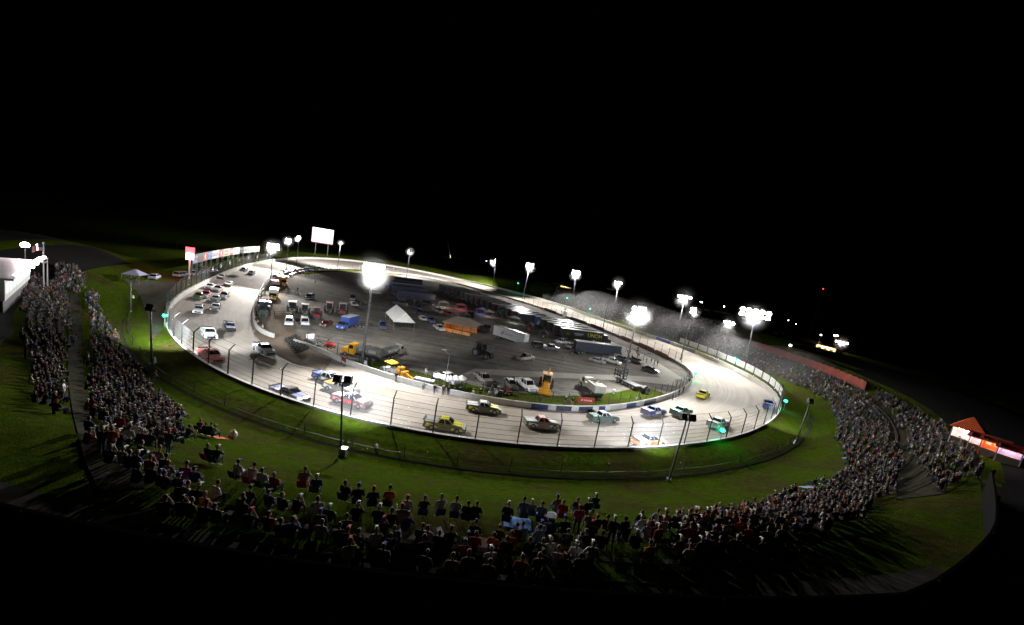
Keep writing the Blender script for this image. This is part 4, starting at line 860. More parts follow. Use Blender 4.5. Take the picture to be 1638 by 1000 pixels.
# white gable tent
P = surf(638, 521); a = heading((627, 508), (642, 524)); t = thing('gable_tent', 'white gable roofed tent standing alone in the infield', 'tent', P, a, None, 1.0)
Lx, Wy = 6.6, 3.1
Ez, Rz = 2.5, 5.4
obj('canopy', MB().hexa([(-Lx, -Wy, Ez), (Lx, -Wy, Ez), (Lx, 0, Rz), (-Lx, 0, Rz), (-Lx, -Wy, Ez + .08), (Lx, -Wy, Ez + .08), (Lx, 0, Rz + .08), (-Lx, 0, Rz + .08)]).hexa([(-Lx, 0, Rz), (Lx, 0, Rz), (Lx, Wy, Ez), (-Lx, Wy, Ez), (-Lx, 0, Rz + .08), (Lx, 0, Rz + .08), (Lx, Wy, Ez + .08), (-Lx, Wy, Ez + .08)]).mesh('canopy', M_WHITE), t)
obj('gable_end', MB().hexa([(Lx - .04, -Wy, Ez), (Lx, -Wy, Ez), (Lx, Wy, Ez), (Lx - .04, Wy, Ez), (Lx - .04, -.02, Rz - .02), (Lx, -.02, Rz - .02), (Lx, .02, Rz - .02), (Lx - .04, .02, Rz - .02)]).mesh('gable_end', M_WHITE), t)
for x in (-Lx + .1, 0, Lx - .1):
    for y in (-Wy + .1, Wy - .1): obj('leg', MB().tube((x, y, 0), (x, y, 2.75), .05).mesh('leg', M_STEEL), t)
# hip roofed pavilion lit from within
P = surf(737, 531); t = thing('pavilion', 'hip roofed wooden pavilion glowing orange inside', 'pavilion', P, heading((715, 527), (757, 536)), None, 1.0)
obj('roof', MB().frus((-5.4, 5.4, -4.2, 4.2), (-1.8, 1.8, -.15, .15), 3.0, 5.0).box(-5.4, 5.4, -4.2, 4.2, 2.86, 3.0).mesh('roof', mat('tan_shingle_roof', (.22, .18, .14), .9, .3, 3)), t)
obj('wall', MB().box(-4.4, 4.4, 3.1, 3.3, 0, 2.86).box(-4.4, 4.4, -3.3, -3.18, 0, 1.0).box(-4.6, -4.4, -3.3, 3.3, 0, 2.86).mesh('wall', mat('orange_lit_boards', (.6, .26, .08), .8, .3, 2)), t)
for x in (-4.3, -1.5, 1.5, 4.3): obj('post', MB().box(x - .1, x + .1, -3.35, -3.15, 0, 2.86).mesh('post', M_WOOD), t)
point(t, (0, -1.5, 2.4), 150, (1, .42, .1)); point(t, (-3, -4.6, 2.3), 60, (1, .5, .15))
# small lit awnings among the transporters
for px, py, col, pw, cn in [(709,487,(1,.95,.85),260,'white'),(737,491,(1,.05,.05),300,'red'),(770,498,(.2,.3,1),260,'blue'),(822,512,(.95,1,.9),260,'pale green'),(781,502,(1,.75,.55),200,'peach')]:
    t = thing('pit_awning', f'small awning lit {cn} among the dark transporters', 'awning', surf(px, py + 5), HB_, 'lit awnings between the transporters')
    obj('canopy', MB().frus((-2.2, 2.2, -1.6, 1.6), (-.3, .3, -.2, .2), 2.3, 3.1).mesh('canopy', M_CLOTH), t, color=tuple(.15 + .5 * c for c in col))
    for x in (-2.1, 2.1):
        for y in (-1.5, 1.5): obj('leg', MB().tube((x, y, 0), (x, y, 2.35), .04).mesh('leg', M_STEEL), t)
    tb = obj('lamp', MB().tube((-.7, 0, 2.15), (.7, 0, 2.15), .07, .07, 6).mesh('lamp', emit('awning_lamp_' + cn.replace(' ', '_'), col, 12)), t); point(t, (0, 0, 1.9), pw, col)
for k, (x, y, nx, ny, c, cn, kt) in enumerate([(668,494,678,498,(.05,.05,.2),'violet',SEDAN),(700,500,710,504,(.3,.3,.32),'grey',PICK),(676,512,685,519,W1,'white',SEDAN),(684,488,694,490,BK,'black',SUV),(716,504,726,507,(.2,.02,.02),'dark red',SEDAN),(640,488,650,490,(.08,.09,.12),'slate',PICK),(752,506,762,509,BK,'black',PICK),(600,470,610,471,(.3,.32,.4),'pale blue',SUV),(622,462,632,463,BL,'blue',SEDAN),(778,528,786,531,(.05,.05,.05),'charcoal',PICK),(862,556,872,557,BK,'black',SUV),(880,560,890,561,(.1,.1,.12),'dark grey',PICK),(955,580,966,583,(.3,.3,.3),'grey',SEDAN),(1040,594,1050,597,(.02,.02,.03),'black',SEDAN)]):
    car(kt, x, y, (nx, ny), c, 'parked_car', f'{cn} vehicle among the transporters and pavilion, {nth(k)} in that scattered group', 'car', 'vehicles scattered among the transporters')
for k, (x, y, c, cn) in enumerate([(655,486,(.06,.07,.1),'slate'),(690,480,(.3,.3,.32),'grey'),(724,478,(.03,.03,.04),'black'),(742,512,(.1,.1,.1),'dark'),(802,506,(.05,.12,.08),'green'),(846,528,(.08,.08,.09),'charcoal'),(868,542,(.03,.03,.06),'navy')]):
    t = thing('pit_canopy', f'{cn} unlit pop up canopy between the transporters, {nth(k)} from the bluish ones', 'canopy', surf(x, y), HB_ + .2 * k, 'unlit canopies between the transporters')
    obj('canopy', MB().frus((-2.0, 2.0, -1.6, 1.6), (-.2, .2, -.2, .2), 2.2, 3.2).mesh('canopy', M_CLOTH), t, color=c)
    for xx in (-1.9, 1.9):
        for yy in (-1.5, 1.5): obj('leg', MB().tube((xx, yy, 0), (xx, yy, 2.25), .04).mesh('leg', M_STEEL), t)
    obj('tool_cart', MB().box(-.9, .2, -.4, .4, .12, 1.0).box(-.85, .15, -.42, -.4, .2, .9).tube((.3, -.3, .9), (.3, .3, .9), .03).mesh('tool_cart', M_PAINT), t, color=RD if k % 2 else BK)
# tyre wall
TY = bpy.data.meshes.new('tyre'); bm = bmesh.new()
R_, r_ = .34, .13; vv = [[bm.verts.new(((R_ + r_ * math.cos(b)) * math.cos(a), (R_ + r_ * math.cos(b)) * math.sin(a), .13 + r_ * math.sin(b))) for b in [2 * math.pi * k / 8 for k in range(8)]] for a in [2 * math.pi * k / 16 for k in range(16)]]
for i in range(16):
    for j in range(8): bm.faces.new((vv[i][j], vv[(i + 1) % 16][j], vv[(i + 1) % 16][(j + 1) % 8], vv[i][(j + 1) % 8]))
bm.to_mesh(TY); bm.free(); TY.materials.append(M_RUB); TY.polygons.foreach_set('use_smooth', [True] * len(TY.polygons))
for a in range(7):
    A = Vector(surf(458, 546)).lerp(surf(477, 565), a / 6); Bv = Vector(surf(473, 540)).lerp(surf(491, 559), a / 6)
    nb_ = 4
    for b in range(nb_):
        q = A.lerp(Bv, b / (nb_ - 1)); z0_ = max(0, trackz(q.x, q.y))
        for z in range(2, 4):
            o = obj('tyre', TY, None, (q.x + RNG.uniform(-.05, .05), q.y + RNG.uniform(-.05, .05), z0_ + .02 + (z - 2) * .4)); o.scale = (.88, .88, 1.45)
            tag(o, f'black tyre in the {("bottom","middle","lower","upper")[z]} layer of the wall, {nth(a)} from the gap, {("outer","second","third","wall side")[b]} column', 'tyre', 'tyres stacked at the end of the infield wall')

# ------------------------------------------------------------------ people
def person_mesh(name, seated, arm, lean=0.0, turn=0.0):
    """one continuous figure facing +x, feet at z=0; limbs as tapering capsules fused by voxel remesh"""
    C = []   # (p0, p1, r0, r1, tag)
    def c(a, b, r0, r1, t): C.append((Vector(a), Vector(b), r0, r1, t))
    hz = .5 if seated else .92
    hip = Vector((0, 0, hz)); ch = hip + Vector((.1 * lean, 0, .38)); nk = ch + Vector((.1 * lean, 0, .16))
    c(hip + Vector((0, .09, 0)), hip + Vector((0, -.09, 0)), .125, .125, 'pants')
    for y in (-.07, .07):
        c(hip + Vector((0, y, .05)), ch + Vector((0, y * 1.15, 0)), .135, .15, 'shirt')
    c(ch + Vector((0, .18, .08)), ch + Vector((0, -.18, .08)), .085, .085, 'shirt')
    c(nk - Vector((0, 0, .05)), nk + Vector((.01, 0, .09)), .058, .055, 'skin')
    hd = nk + Vector((.02, 0, .2)); ct, st = math.cos(turn), math.sin(turn)
    def H(x, y, z): return hd + Vector((x * ct - y * st, x * st + y * ct, z))
    c(H(0, 0, -.03), H(-.01, 0, .05), .083, .092, 'skin'); c(H(.03, 0, -.08), H(.035, 0, -.06), .05, .06, 'skin')
    c(H(.085, 0, -.01), H(.1, 0, -.03), .016, .02, 'skin')
    for s in (1, -1): c(H(-.005, s * .09, -.01), H(-.01, s * .095, .02), .018, .02, 'skin')
    c(H(-.03, 0, .03), H(-.02, 0, .07), .092, .09, 'hair')
    for s in (1, -1):
        if seated:
            kn = Vector((.46, s * .12, .5)); an = Vector((.5 + .06 * s, s * .13, .09))
            c(hip + Vector((.02, s * .1, 0)), kn, .098, .07, 'pants')
        else:
            kn = Vector((.03 + .03 * s, s * .11, .49)); an = Vector((-.02 + .06 * s, s * .12, .09)); c(hip + Vector((0, s * .09, -.02)), kn, .1, .066, 'pants')
        c(kn, an, .066, .045, 'pants'); c(an + Vector((0, 0, -.04)), an + Vector((.17, 0, -.05)), .045, .036, 'shoe')
        sh = ch + Vector((0, s * .225, .08)); am = arm[0] if s > 0 else arm[1]
        if am == 'lap': el = sh + Vector((.06, s * .07, -.28)); wr = Vector((.3, s * .11, hz + .1))
        elif am == 'down': el = sh + Vector((-.02, s * .06, -.29)); wr = el + Vector((.06, 0, -.25))
        elif am == 'face': el = sh + Vector((.16, s * .1, -.2)); wr = H(.12, s * .09, -.05)
        elif am == 'up': el = sh + Vector((.12, s * .14, .2)); wr = el + Vector((.05, -s * .06, .25))
        elif am == 'hip': el = sh + Vector((-.06, s * .2, -.2)); wr = hip + Vector((.05, s * .16, .1))
        elif am == 'fold': el = sh + Vector((.05, s * .06, -.26)); wr = ch + Vector((.2, -s * .06, -.1))
        else: el = sh + Vector((.2, s * .03, -.1)); wr = el + Vector((.25, 0, .06))
        c(sh, el, .072, .056, 'shirt'); c(el, wr, .044, .03, 'skin')
        d = (wr - el).normalized(); sd = d.cross(Vector((0, 0, 1))); sd = (sd if sd.length > .1 else Vector((0, 1, 0))).normalized(); pl = wr + d * .07
        c(wr, pl, .03, .036, 'skin')
        for k, (q, L) in enumerate(((-.033, .065), (-.011, .08), (.011, .075), (.033, .058))):
            b = pl + sd * q; m_ = b + d * L * .55; c(b, m_, .0125, .012, 'skin'); c(m_, b + d * L + Vector((0, 0, -.018)), .012, .011, 'skin')
        c(wr + d * .02, wr + d * .06 + sd * (-s * .055), .014, .012, 'skin')
    m = MB()
    for a, b, r0, r1, t in C:
        if (b - a).length < 1e-4: b = a + Vector((0, 0, .001))
        m.tube(a, b, r0, r1, 10); m.ball(a, r0, 10, 6); m.ball(b, r1, 10, 6)
    me = m.mesh('tmp', M_SKIN); o = bpy.data.objects.new('tmp', me); COL.objects.link(o)
    md = o.modifiers.new('r', 'REMESH'); md.mode = 'VOXEL'; md.voxel_size = .014; md.use_smooth_shade = True
    bpy.context.view_layer.update(); ev = o.evaluated_get(bpy.context.evaluated_depsgraph_get())
    out = bpy.data.meshes.new_from_object(ev); bpy.data.objects.remove(o); out.name = name
    out.materials.clear()
    for mm in (M_SKIN, M_SHIRT, M_PANTS, M_HAIR, M_RUB): out.materials.append(mm)
    n = len(out.polygons); ctr = np.empty(n * 3); out.polygons.foreach_get('center', ctr); ctr = ctr.reshape(-1, 3)
    best = np.full(n, 1e9); idx = np.zeros(n, int); tg_ = dict(skin=0, shirt=1, pants=2, hair=3, shoe=4)
    for a, b, r0, r1, t in C:
        a_, b_ = np.array(a), np.array(b); ab = b_ - a_; L2 = max(1e-9, ab @ ab); u = np.clip((ctr - a_) @ ab / L2, 0, 1)
        d = np.linalg.norm(ctr - a_ - u[:, None] * ab, axis=1) - (r0 + (r1 - r0) * u)
        k = d < best; best[k] = d[k]; idx[k] = tg_[t]
    fx = (ctr - np.array(hd)) @ np.array([ct, st, 0]); idx[(idx == 3) & (fx > .06) & (ctr[:, 2] < hd.z + .08)] = 0
    eye = np.zeros(n, bool)
    for s in (1, -1): eye |= np.linalg.norm(ctr - np.array(H(.088, s * .033, .012)), axis=1) < .016
    idx[eye] = 4
    out.polygons.foreach_set('material_index', idx.astype(np.int32)); out.polygons.foreach_set('use_smooth', [True] * n)
    out.update(); return out, hd.copy()
SEATED = [person_mesh('person', True, a, l, tn) for a, l, tn in [(('lap', 'lap'), .2, 0), (('lap', 'face'), .5, .5), (('fold', 'fold'), -.3, -.6), (('lap', 'fold'), .9, .2)]]
STAND = [person_mesh('person', False, a, l, tn) for a, l, tn in [(('down', 'down'), 0, 0), (('hip', 'down'), .1, .6), (('fold', 'fold'), 0, -.5), (('out', 'down'), .2, 0)]]
CAP = MB().ball((-.02, 0, .06), (.108, .105, .075), 12, 6).box(.05, .2, -.07, .07, .05, .068).mesh('cap', M_SHIRT, True)
SHC = [((.42,.42,.41),'white'),((.012,.012,.013),'black'),((.055,.055,.058),'grey'),((.012,.016,.042),'navy'),((.025,.05,.17),'blue'),((.22,.017,.017),'red'),((.45,.12,.015),'orange'),((.016,.055,.028),'green'),((.15,.2,.28),'pale blue'),((.2,.165,.11),'tan'),((.35,.04,.15),'pink'),((.4,.45,.04),'lime'),((.05,.036,.025),'brown')]
SHP = np.array([13, 26, 20, 12, 6, 6, 2.5, 4, 5, 6, 1.2, .6, 6.]); SHP /= SHP.sum()
CPC = [(None, 'bare headed'), ((.7,.7,.68), 'white capped'), ((.02,.02,.02), 'black capped'), ((.45,.02,.02), 'red capped'), ((.03,.06,.25), 'blue capped')]
CPP = [.5, .2, .14, .08, .08]
def person(P, a, seated, label, shirt, cap=None, group=None, scale=1.0, var=None):
    me, hd = (SEATED if seated else STAND)[RNG.randint(4) if var is None else var]
    o = obj('person', me, None, P, a, shirt); o.scale = (scale,) * 3; tag(o, label, 'person', group)
    if cap is not None: obj('cap', CAP, o, hd, 0, cap)
    return o
# folding chair
CH_SEAT = MB().box(-.25, .25, -.26, .26, .4, .43).mesh('seat', M_CLOTH); CH_BACK = MB().hexa([(-.27, -.26, .42), (-.24, -.26, .42), (-.24, .26, .42), (-.27, .26, .42), (-.42, -.26, .92), (-.39, -.26, .92), (-.39, .26, .92), (-.42, .26, .92)]).mesh('backrest', M_CLOTH)
CH_LEG = [MB().tube((-.25 * q, s * .28, .0), (.25 * q, s * .28, .42), .014, .014, 5).mesh('leg', M_STEEL) for q in (1, -1) for s in (1, -1)]
CH_ARM = [MB().box(-.3, .2, s * .3 - .03, s * .3 + .03, .6, .63).tube((.18, s * .28, .42), (.18, s * .28, .6), .012, .012, 5).mesh('armrest', M_CLOTH) for s in (1, -1)]
def chair(P, a, color, label, group):
    t = thing('folding_chair', label, 'lawn chair', P, a, group, .92)
    obj('seat', CH_SEAT, t, color=color); obj('backrest', CH_BACK, t, color=color)
    for m in CH_LEG: obj('leg', m, t)
    for m in CH_ARM: obj('armrest', m, t, color=color)
# where the photo shows spectators (photo pixels)
BAND = [(232,772),(300,762),(370,795),(440,826),(500,836),(600,846),(700,866),(760,872),(830,864),(900,858),(1000,855),(1060,858),(1100,846),(1200,828),(1270,806),(1330,788),(1362,745),(1340,700),(1326,642),(1285,622),(1248,604),(1215,592),(1190,580),(1150,565),(1100,550),(1050,534),(1000,519),(940,500),(880,480),(900,440),(960,452),(1100,505),(1180,518),(1240,556),(1330,598),(1420,632),(1520,688),(1562,728),(1572,756),(1500,796),(1430,792),(1380,836),(1300,872),(1200,900),(1100,918),(1000,934),(850,942),(730,938),(600,922),(500,896),(420,882),(330,850),(250,798)]
STRIP = [(133,468),(150,468),(156,505),(192,550),(232,610),(292,668),(300,706),(285,740),(262,790),(236,792),(200,752),(172,700),(156,640),(142,560)]
STAND_L = [(24,468),(52,448),(88,455),(107,480),(106,560),(104,650),(98,690),(70,640),(40,560)]
FARST = [(80,426),(112,428),(132,446),(130,470),(108,470),(84,462)]
WALKS = [[(1392,640),(1408,640),(1444,690),(1470,740),(1520,800),(1440,800),(1446,740),(1425,690)]]
def inpoly(P, x, y): return inside(P, x, y)
cand = []
k0, k1 = 0, NO
for row, d in enumerate(np.arange(3.7, 33, .86)):
    step = .5
    for i in range(NO):
        p0 = OUT[i] + OUTN[i] * d; p1 = OUT[(i + 1) % NO] + OUTN[(i + 1) % NO] * d; L = np.hypot(*(p1 - p0)); n = max(1, int(L / step))
        q = pj((p0[0], p0[1], tab(HB, d) + AMP[i] * tab(HH, d)))[0]
        if q[2] < 8 or not (-40 < q[0] < 1680 and 420 < q[1] < 985): continue
        if not (inpoly(BAND, q[0], q[1]) or inpoly(STRIP, q[0], q[1]) or inpoly(STAND_L, q[0], q[1]) or inpoly(FARST, q[0], q[1])):
            continue
        if inpoly(WALKS[0], q[0], q[1]): continue
        for k in range(n):
            f = (k + RNG.uniform(.1, .9)) / n; p = p0 + (p1 - p0) * f + OUTN[i] * RNG.uniform(-.15, .15); z = float(tab(HB, d) + AMP[i] * tab(HH, d))
            if 1150 < q[0] < 1400 and q[1] < 660 and d > 18.9: continue
            fill = .9 if q[1] > 800 else (.62 if q[0] > 1250 else .75)
            if d > 26.5 and q[1] > 800: fill = .68
            if inpoly(STRIP, q[0], q[1]): fill = .58
            if RNG.rand() < fill: cand.append((float(q[2]), p[0], p[1], z, i, row, q[0], q[1]))
# loose groups on the lawn in front of the crowd (photo pixels of their seats)
LAWN = [(378,768,0),(400,776,0),(418,782,0),(437,788,5),(484,782,9),(504,790,4),(550,802,1),(570,808,1),(594,812,2),(619,812,6),(648,826,0),(675,826,12),(702,826,0),(725,830,0),(744,834,3),(758,834,1),(808,836,2),(834,830,8),(847,826,9),(862,836,8),(888,820,9),(896,830,5),(919,820,2),(938,824,1),(950,814,7),(1021,846,1),(1061,846,6),(1077,846,2),(1099,842,3),(1116,842,6),(1133,836,5),(1147,830,9),(1163,836,2),(1184,828,5),(1192,830,6),(1206,830,1),(1224,826,1),(1240,818,4),(1252,816,8),(1268,812,0),(1236,800,1),(1250,798,5),(1262,792,3),(1270,790,1),(1300,776,2),(1315,772,0),(1326,776,2),(1340,764,12),(1352,756,0),(1360,742,6),(1372,730,1),(1356,728,5),(1348,700,2),(318,688,5),(326,694,7),(334,696,2),(341,698,0),(332,738,1),(344,742,7),(284,664,2),(292,668,8),(265,690,0),(300,702,2),(246,604,9)]
lawn = []
for k, (x, y, c) in enumerate(LAWN):
    P = surf(x, y + 4); i = int(np.hypot(OUT[:, 0] - P.x, OUT[:, 1] - P.y).argmin()); lawn.append((x, y, c, P, i))
lawn.sort(key=lambda e: e[0])
CHC = [((.02,.02,.025),'black'),((.02,.03,.1),'navy'),((.3,.02,.02),'red'),((.05,.05,.05),'charcoal'),((.02,.08,.04),'green')]
for k, (x, y, c, P, i) in enumerate(lawn):
    sc, cn = SHC[c]; cc, pn = CPC[RNG.choice(5, p=CPP)]; a = math.atan2(-OUTN[i][1], -OUTN[i][0]) + RNG.uniform(-.25, .25)
    person(P, a, True, f'{pn} spectator in {cn} on a lawn chair, {nth(k)} along the sparse front row', sc, cc, 'spectators on lawn chairs on the grass', RNG.uniform(.92, 1.02))
    kc, kn = CHC[RNG.randint(5)]
    chair(P, a, kc, f'{kn} folding lawn chair under the {cn} shirted spectator, {nth(k)} along the front row', 'folding chairs on the grass')
# the nearest of the crowd, one by one
cand.sort(key=lambda e: e[0])
vis = [e for e in cand if 20 < e[6] < 1620 and e[7] < 975]
NEAR = vis[:185]; rest = vis[175:]
rows_ = sorted({e[5] for e in NEAR}); cnt = {}
for e in sorted(NEAR, key=lambda e: (e[5], e[6])):
    r = rows_.index(e[5]); cnt[r] = cnt.get(r, -1) + 1
    sc, cn = SHC[RNG.choice(len(SHC), p=SHP)]; cc, pn = CPC[RNG.choice(5, p=CPP)]
    a = math.atan2(-OUTN[e[4]][1], -OUTN[e[4]][0]) + RNG.uniform(-.35, .35); st_ = RNG.rand() < .06
    person((e[1], e[2], e[3] + (0 if st_ else -.02)), a, not st_, f'{pn} spectator in {cn}, {nth(cnt[r])} from the walkway end, {nth(r)} packed row', sc, cc, 'spectators packed at the top of the near bank', RNG.uniform(.9, 1.0))
# everyone else in the stands as one crowd
CM = MB(); CCOL = []
def low_person(x, y, z, a, col, skin, hair, stand=False, s=1.0):
    ca, sa = math.cos(a), math.sin(a)
    def T(v): return (x + s * (v[0] * ca - v[1] * sa), y + s * (v[0] * sa + v[1] * ca), z + s * v[2])
    n0 = len(CM.f); h = .88 if stand else .45; ln = RNG.uniform(-.06, .14); pc = (.03, .035, .06) if RNG.rand() < .6 else (.1, .08, .06)
    b = len(CM.v)
    def ring(cx, cz, rx, ry, n=6): return [T((cx + rx * math.cos(t), ry * math.sin(t), cz)) for t in [2 * math.pi * k / n for k in range(n)]]
    def loft(rs, c0, c1=None):
        o = len(CM.v)
        for r in rs: CM.v.extend(r)
        n = len(rs[0])
        for j in range(len(rs) - 1):
            for k in range(n): CM.f.append((o + j * n + k, o + j * n + (k + 1) % n, o + (j + 1) * n + (k + 1) % n, o + (j + 1) * n + k)); CM.m.append(0); CCOL.append(c0)
        CM.f.append(tuple(o + (len(rs) - 1) * n + k for k in range(n))); CM.m.append(0); CCOL.append(c1 or c0)
    loft([ring(0, h - .05, .15, .18), ring(ln * .5, h + .3, .14, .2), ring(ln, h + .52, .1, .21), ring(ln, h + .6, .05, .07)], col)
    loft([ring(ln + .02, h + .6, .05, .05), ring(ln + .03, h + .68, .09, .075), ring(ln + .02, h + .77, .1, .085)], skin)
    loft([ring(ln + .01, h + .765, .105, .09), ring(ln, h + .83, .08, .07)], hair)
    if stand: loft([ring(0, 0, .1, .16), ring(0, .85, .13, .17)], pc)
    else:
        o = len(CM.v); CM.v.extend([T(v) for v in ((0, -.18, .36), (.5, -.15, .38), (.5, .15, .38), (0, .18, .36), (0, -.18, .54), (.5, -.15, .5), (.5, .15, .5), (0, .18, .54))])
        for f in ((4, 5, 6, 7), (0, 1, 5, 4), (1, 2, 6, 5), (2, 3, 7, 6)): CM.f.append(tuple(o + q for q in f)); CM.m.append(0); CCOL.append(pc)
        o = len(CM.v); CM.v.extend([T(v) for v in ((.4, -.15, .0), (.52, -.15, .0), (.52, .15, .0), (.4, .15, .0), (.4, -.15, .4), (.52, -.15, .4), (.52, .15, .4), (.4, .15, .4))])
        for f in ((0, 1, 5, 4), (1, 2, 6, 5), (2, 3, 7, 6), (3, 0, 4, 7)): CM.f.append(tuple(o + q for q in f)); CM.m.append(0); CCOL.append(pc)
    for sy in (1, -1):
        o = len(CM.v); e = RNG.uniform(-.05, .25)
        pts = [(ln, sy * .2, h + .5), (ln + .12, sy * .27, h + .22), (ln + .3, sy * .14, h + .12 + e)]
        for p, q, c in ((pts[0], pts[1], col), (pts[1], pts[2], skin)):
            o = len(CM.v)
            for w in (p, q): CM.v.extend([T((w[0] + dx, w[1] + dy, w[2])) for dx, dy in ((-.045, 0), (.03, -.045), (.03, .045))])
            for k in range(3): CM.f.append((o + k, o + (k + 1) % 3, o + 3 + (k + 1) % 3, o + 3 + k)); CM.m.append(0); CCOL.append(c)
SKN = [(.28,.16,.105), (.33,.2,.14), (.18,.1,.06)]; HRC = [(.02,.015,.01), (.1,.06,.03), (.5,.5,.49), (.02,.02,.02), (.3,.03,.03), (.05,.07,.25), (.25,.2,.12)]
def crowd_at(x, y, z, a, stand=False, s=.95): low_person(x, y, z, a, SHC[RNG.choice(len(SHC), p=SHP)][0], SKN[RNG.randint(3)], HRC[RNG.choice(7, p=[.25, .17, .2, .16, .08, .07, .07])], stand, s)
RNG2 = np.random.RandomState(3)
MAXC = 7500
if len(rest) > MAXC: rest = [rest[k] for k in sorted(RNG2.choice(len(rest), MAXC, replace=False))]
for e in rest:
    crowd_at(e[1], e[2], e[3], math.atan2(-OUTN[e[4]][1], -OUTN[e[4]][0]) + RNG.uniform(-.4, .4), RNG.rand() < .07)
me = CM.mesh('crowd', None if False else [M_CLOTH])
_m, _nt, _b = nodes('crowd_cloth'); _at = N(_nt, 'ShaderNodeVertexColor'); _at.layer_name = 'clothes'; _nt.links.new(_at.outputs[0], _b.inputs['Base Color']); _b.inputs['Roughness'].default_value = .85
me.materials[0] = _m; cl = me.color_attributes.new('clothes', 'FLOAT_COLOR', 'CORNER'); data = []
for f, c in zip(CM.f, CCOL): data += [.78 * c[0], .78 * c[1], .78 * c[2], 1.0] * len(f)
cl.data.foreach_set('color', data); me.update()
tag(obj('crowd', me), 'dense crowd of seated spectators filling the stands beyond the nearest rows', 'crowd', None, 'stuff')
# bench rows under the packed rows
for k, d in enumerate(np.arange(3.7, 33, .86)[::2]):
    segs = {}
    for i in range(NO):
        z = tab(HB, d) + AMP[i] * tab(HH, d); p = OUT[i] + OUTN[i] * d; q = pj((p[0], p[1], z))[0]
        if q[2] < 8: continue
        for nm, poly in (('bank', BAND), ('left', STAND_L)):
            if inpoly(poly, q[0], q[1]): segs.setdefault(nm, []).append(i)
    for nm, ids in segs.items():
        run = [ids[0]]; runs = [run]
        for i in ids[1:]:
            if i - run[-1] <= 2: run.append(i)
            else: run = [i]; runs.append(run)
        runs = [r for r in runs if len(r) >= 3]
        for rn, run in enumerate(runs):
            mb = MB()
            for a_, b_ in zip(run[:-1], run[1:]):
                q0, q1 = OUT[a_] + OUTN[a_] * (d - .12), OUT[b_] + OUTN[b_] * (d - .12); q2, q3 = OUT[b_] + OUTN[b_] * (d + .16), OUT[a_] + OUTN[a_] * (d + .16)
                za, zb = tab(HB, d) + AMP[a_] * tab(HH, d) + .34, tab(HB, d) + AMP[b_] * tab(HH, d) + .34
                mb.hexa([(*q0, za), (*q1, zb), (*q2, zb), (*q3, za), (*q0, za + .05), (*q1, zb + .05), (*q2, zb + .05), (*q3, za + .05)])
            for a_ in run[::3]:
                q = OUT[a_] + OUTN[a_] * d; z = tab(HB, d) + AMP[a_] * tab(HH, d); mb.box(q[0] - .05, q[0] + .05, q[1] - .05, q[1] + .05, z - .3, z + .34)
            o = obj('plank_bench', mb.mesh('plank_bench', M_WOOD)); bm = bmesh.new(); bm.from_mesh(o.data); bmesh.ops.recalc_face_normals(bm, faces=bm.faces); bm.to_mesh(o.data); bm.free()
            tag(o, f'plank bench under the {"bank" if nm == "bank" else "lit stand"} crowd, {nth(k)} tier up from the fence' + (f', {nth(rn)} length' if len(runs) > 1 else ''), 'bench', 'plank bench tiers of the stands')
# infield people
INP = [(476,467,1,'by the outer edge of the ring road'),(504,454,1,'alone on the open gravel'),(514,450,1,'alone on the open gravel farther out'),(489,442,1,'on the ring road by the parked cars'),(493,442,3,'on the ring road by the parked cars'),(503,441,1,'on the ring road past the parked cars'),(507,441,12,'on the ring road past the parked cars'),(579,490,7,'by the silver car'),(609,494,1,'beside the white gable tent'),(620,478,2,'near the bluish transporters'),(635,474,1,'near the bluish transporters'),(899,578,2,'walking the dark gravel below the pickups'),(914,568,1,'standing below the crew pickup'),(924,567,1,'standing below the crew pickup'),(633,610,3,'by the trencher'),(681,604,0,'on top of the grass by the umbrellas'),(676,624,0,'by the wall next to the white table'),(694,630,1,'by the wall beneath the umbrellas'),(708,632,12,'by the wall beneath the umbrellas'),(716,632,1,'by the wall beneath the umbrellas'),(692,614,3,'between the umbrellas'),(704,614,1,'between the umbrellas'),(738,612,4,'at the end of the umbrella row'),(756,637,0,'on the grass by the infield wall'),(767,636,1,'on the grass by the infield wall'),(782,638,0,'by the quad bikes'),(793,638,0,'by the quad bikes'),(786,630,2,'among the quad bikes'),(863,647,1,'on the wall under the backhoe'),(903,648,1,'on the wall beside the bench sign'),(915,649,1,'next to the red bench sign'),(1016,646,0,'at the wall under the flatbed rig'),(1022,645,2,'at the wall under the flatbed rig'),(1075,640,2,'near the infield tip'),(1080,636,8,'near the infield tip'),(1085,633,3,'near the infield tip'),(1092,628,2,'near the infield tip'),(1098,618,0,'by the green signal lamp'),(1102,614,1,'by the green signal lamp'),(1106,610,0,'by the green signal lamp'),(412,526,1,'at the broken end of the wall'),(420,530,0,'at the broken end of the wall'),(408,518,1,'at the broken end of the wall'),(418,476,11,'on the bank behind the green tractor'),(424,472,1,'on the bank behind the green tractor'),(460,464,3,'by the orange box truck'),(462,467,5,'by the orange box truck')]
for k in range(20): INP.append((978 + 62 * RNG.rand(), 562 + 20 * RNG.rand() + 0, int(RNG.choice([0, 1, 5, 2, 3, 1])), 'in the pit crowd by the cream pickup'))
for k in range(3): INP.append((1041 + 5 * k, 581 + 2 * k, 1, 'beside the pit lane, just past the pit crowd'))
for k in range(14): INP.append((512 + 9.5 * k + RNG.uniform(-3, 3), 431.5 + .15 * k, int(RNG.choice([1, 2, 3, 12])), 'at the far infield fence'))
pc = {}
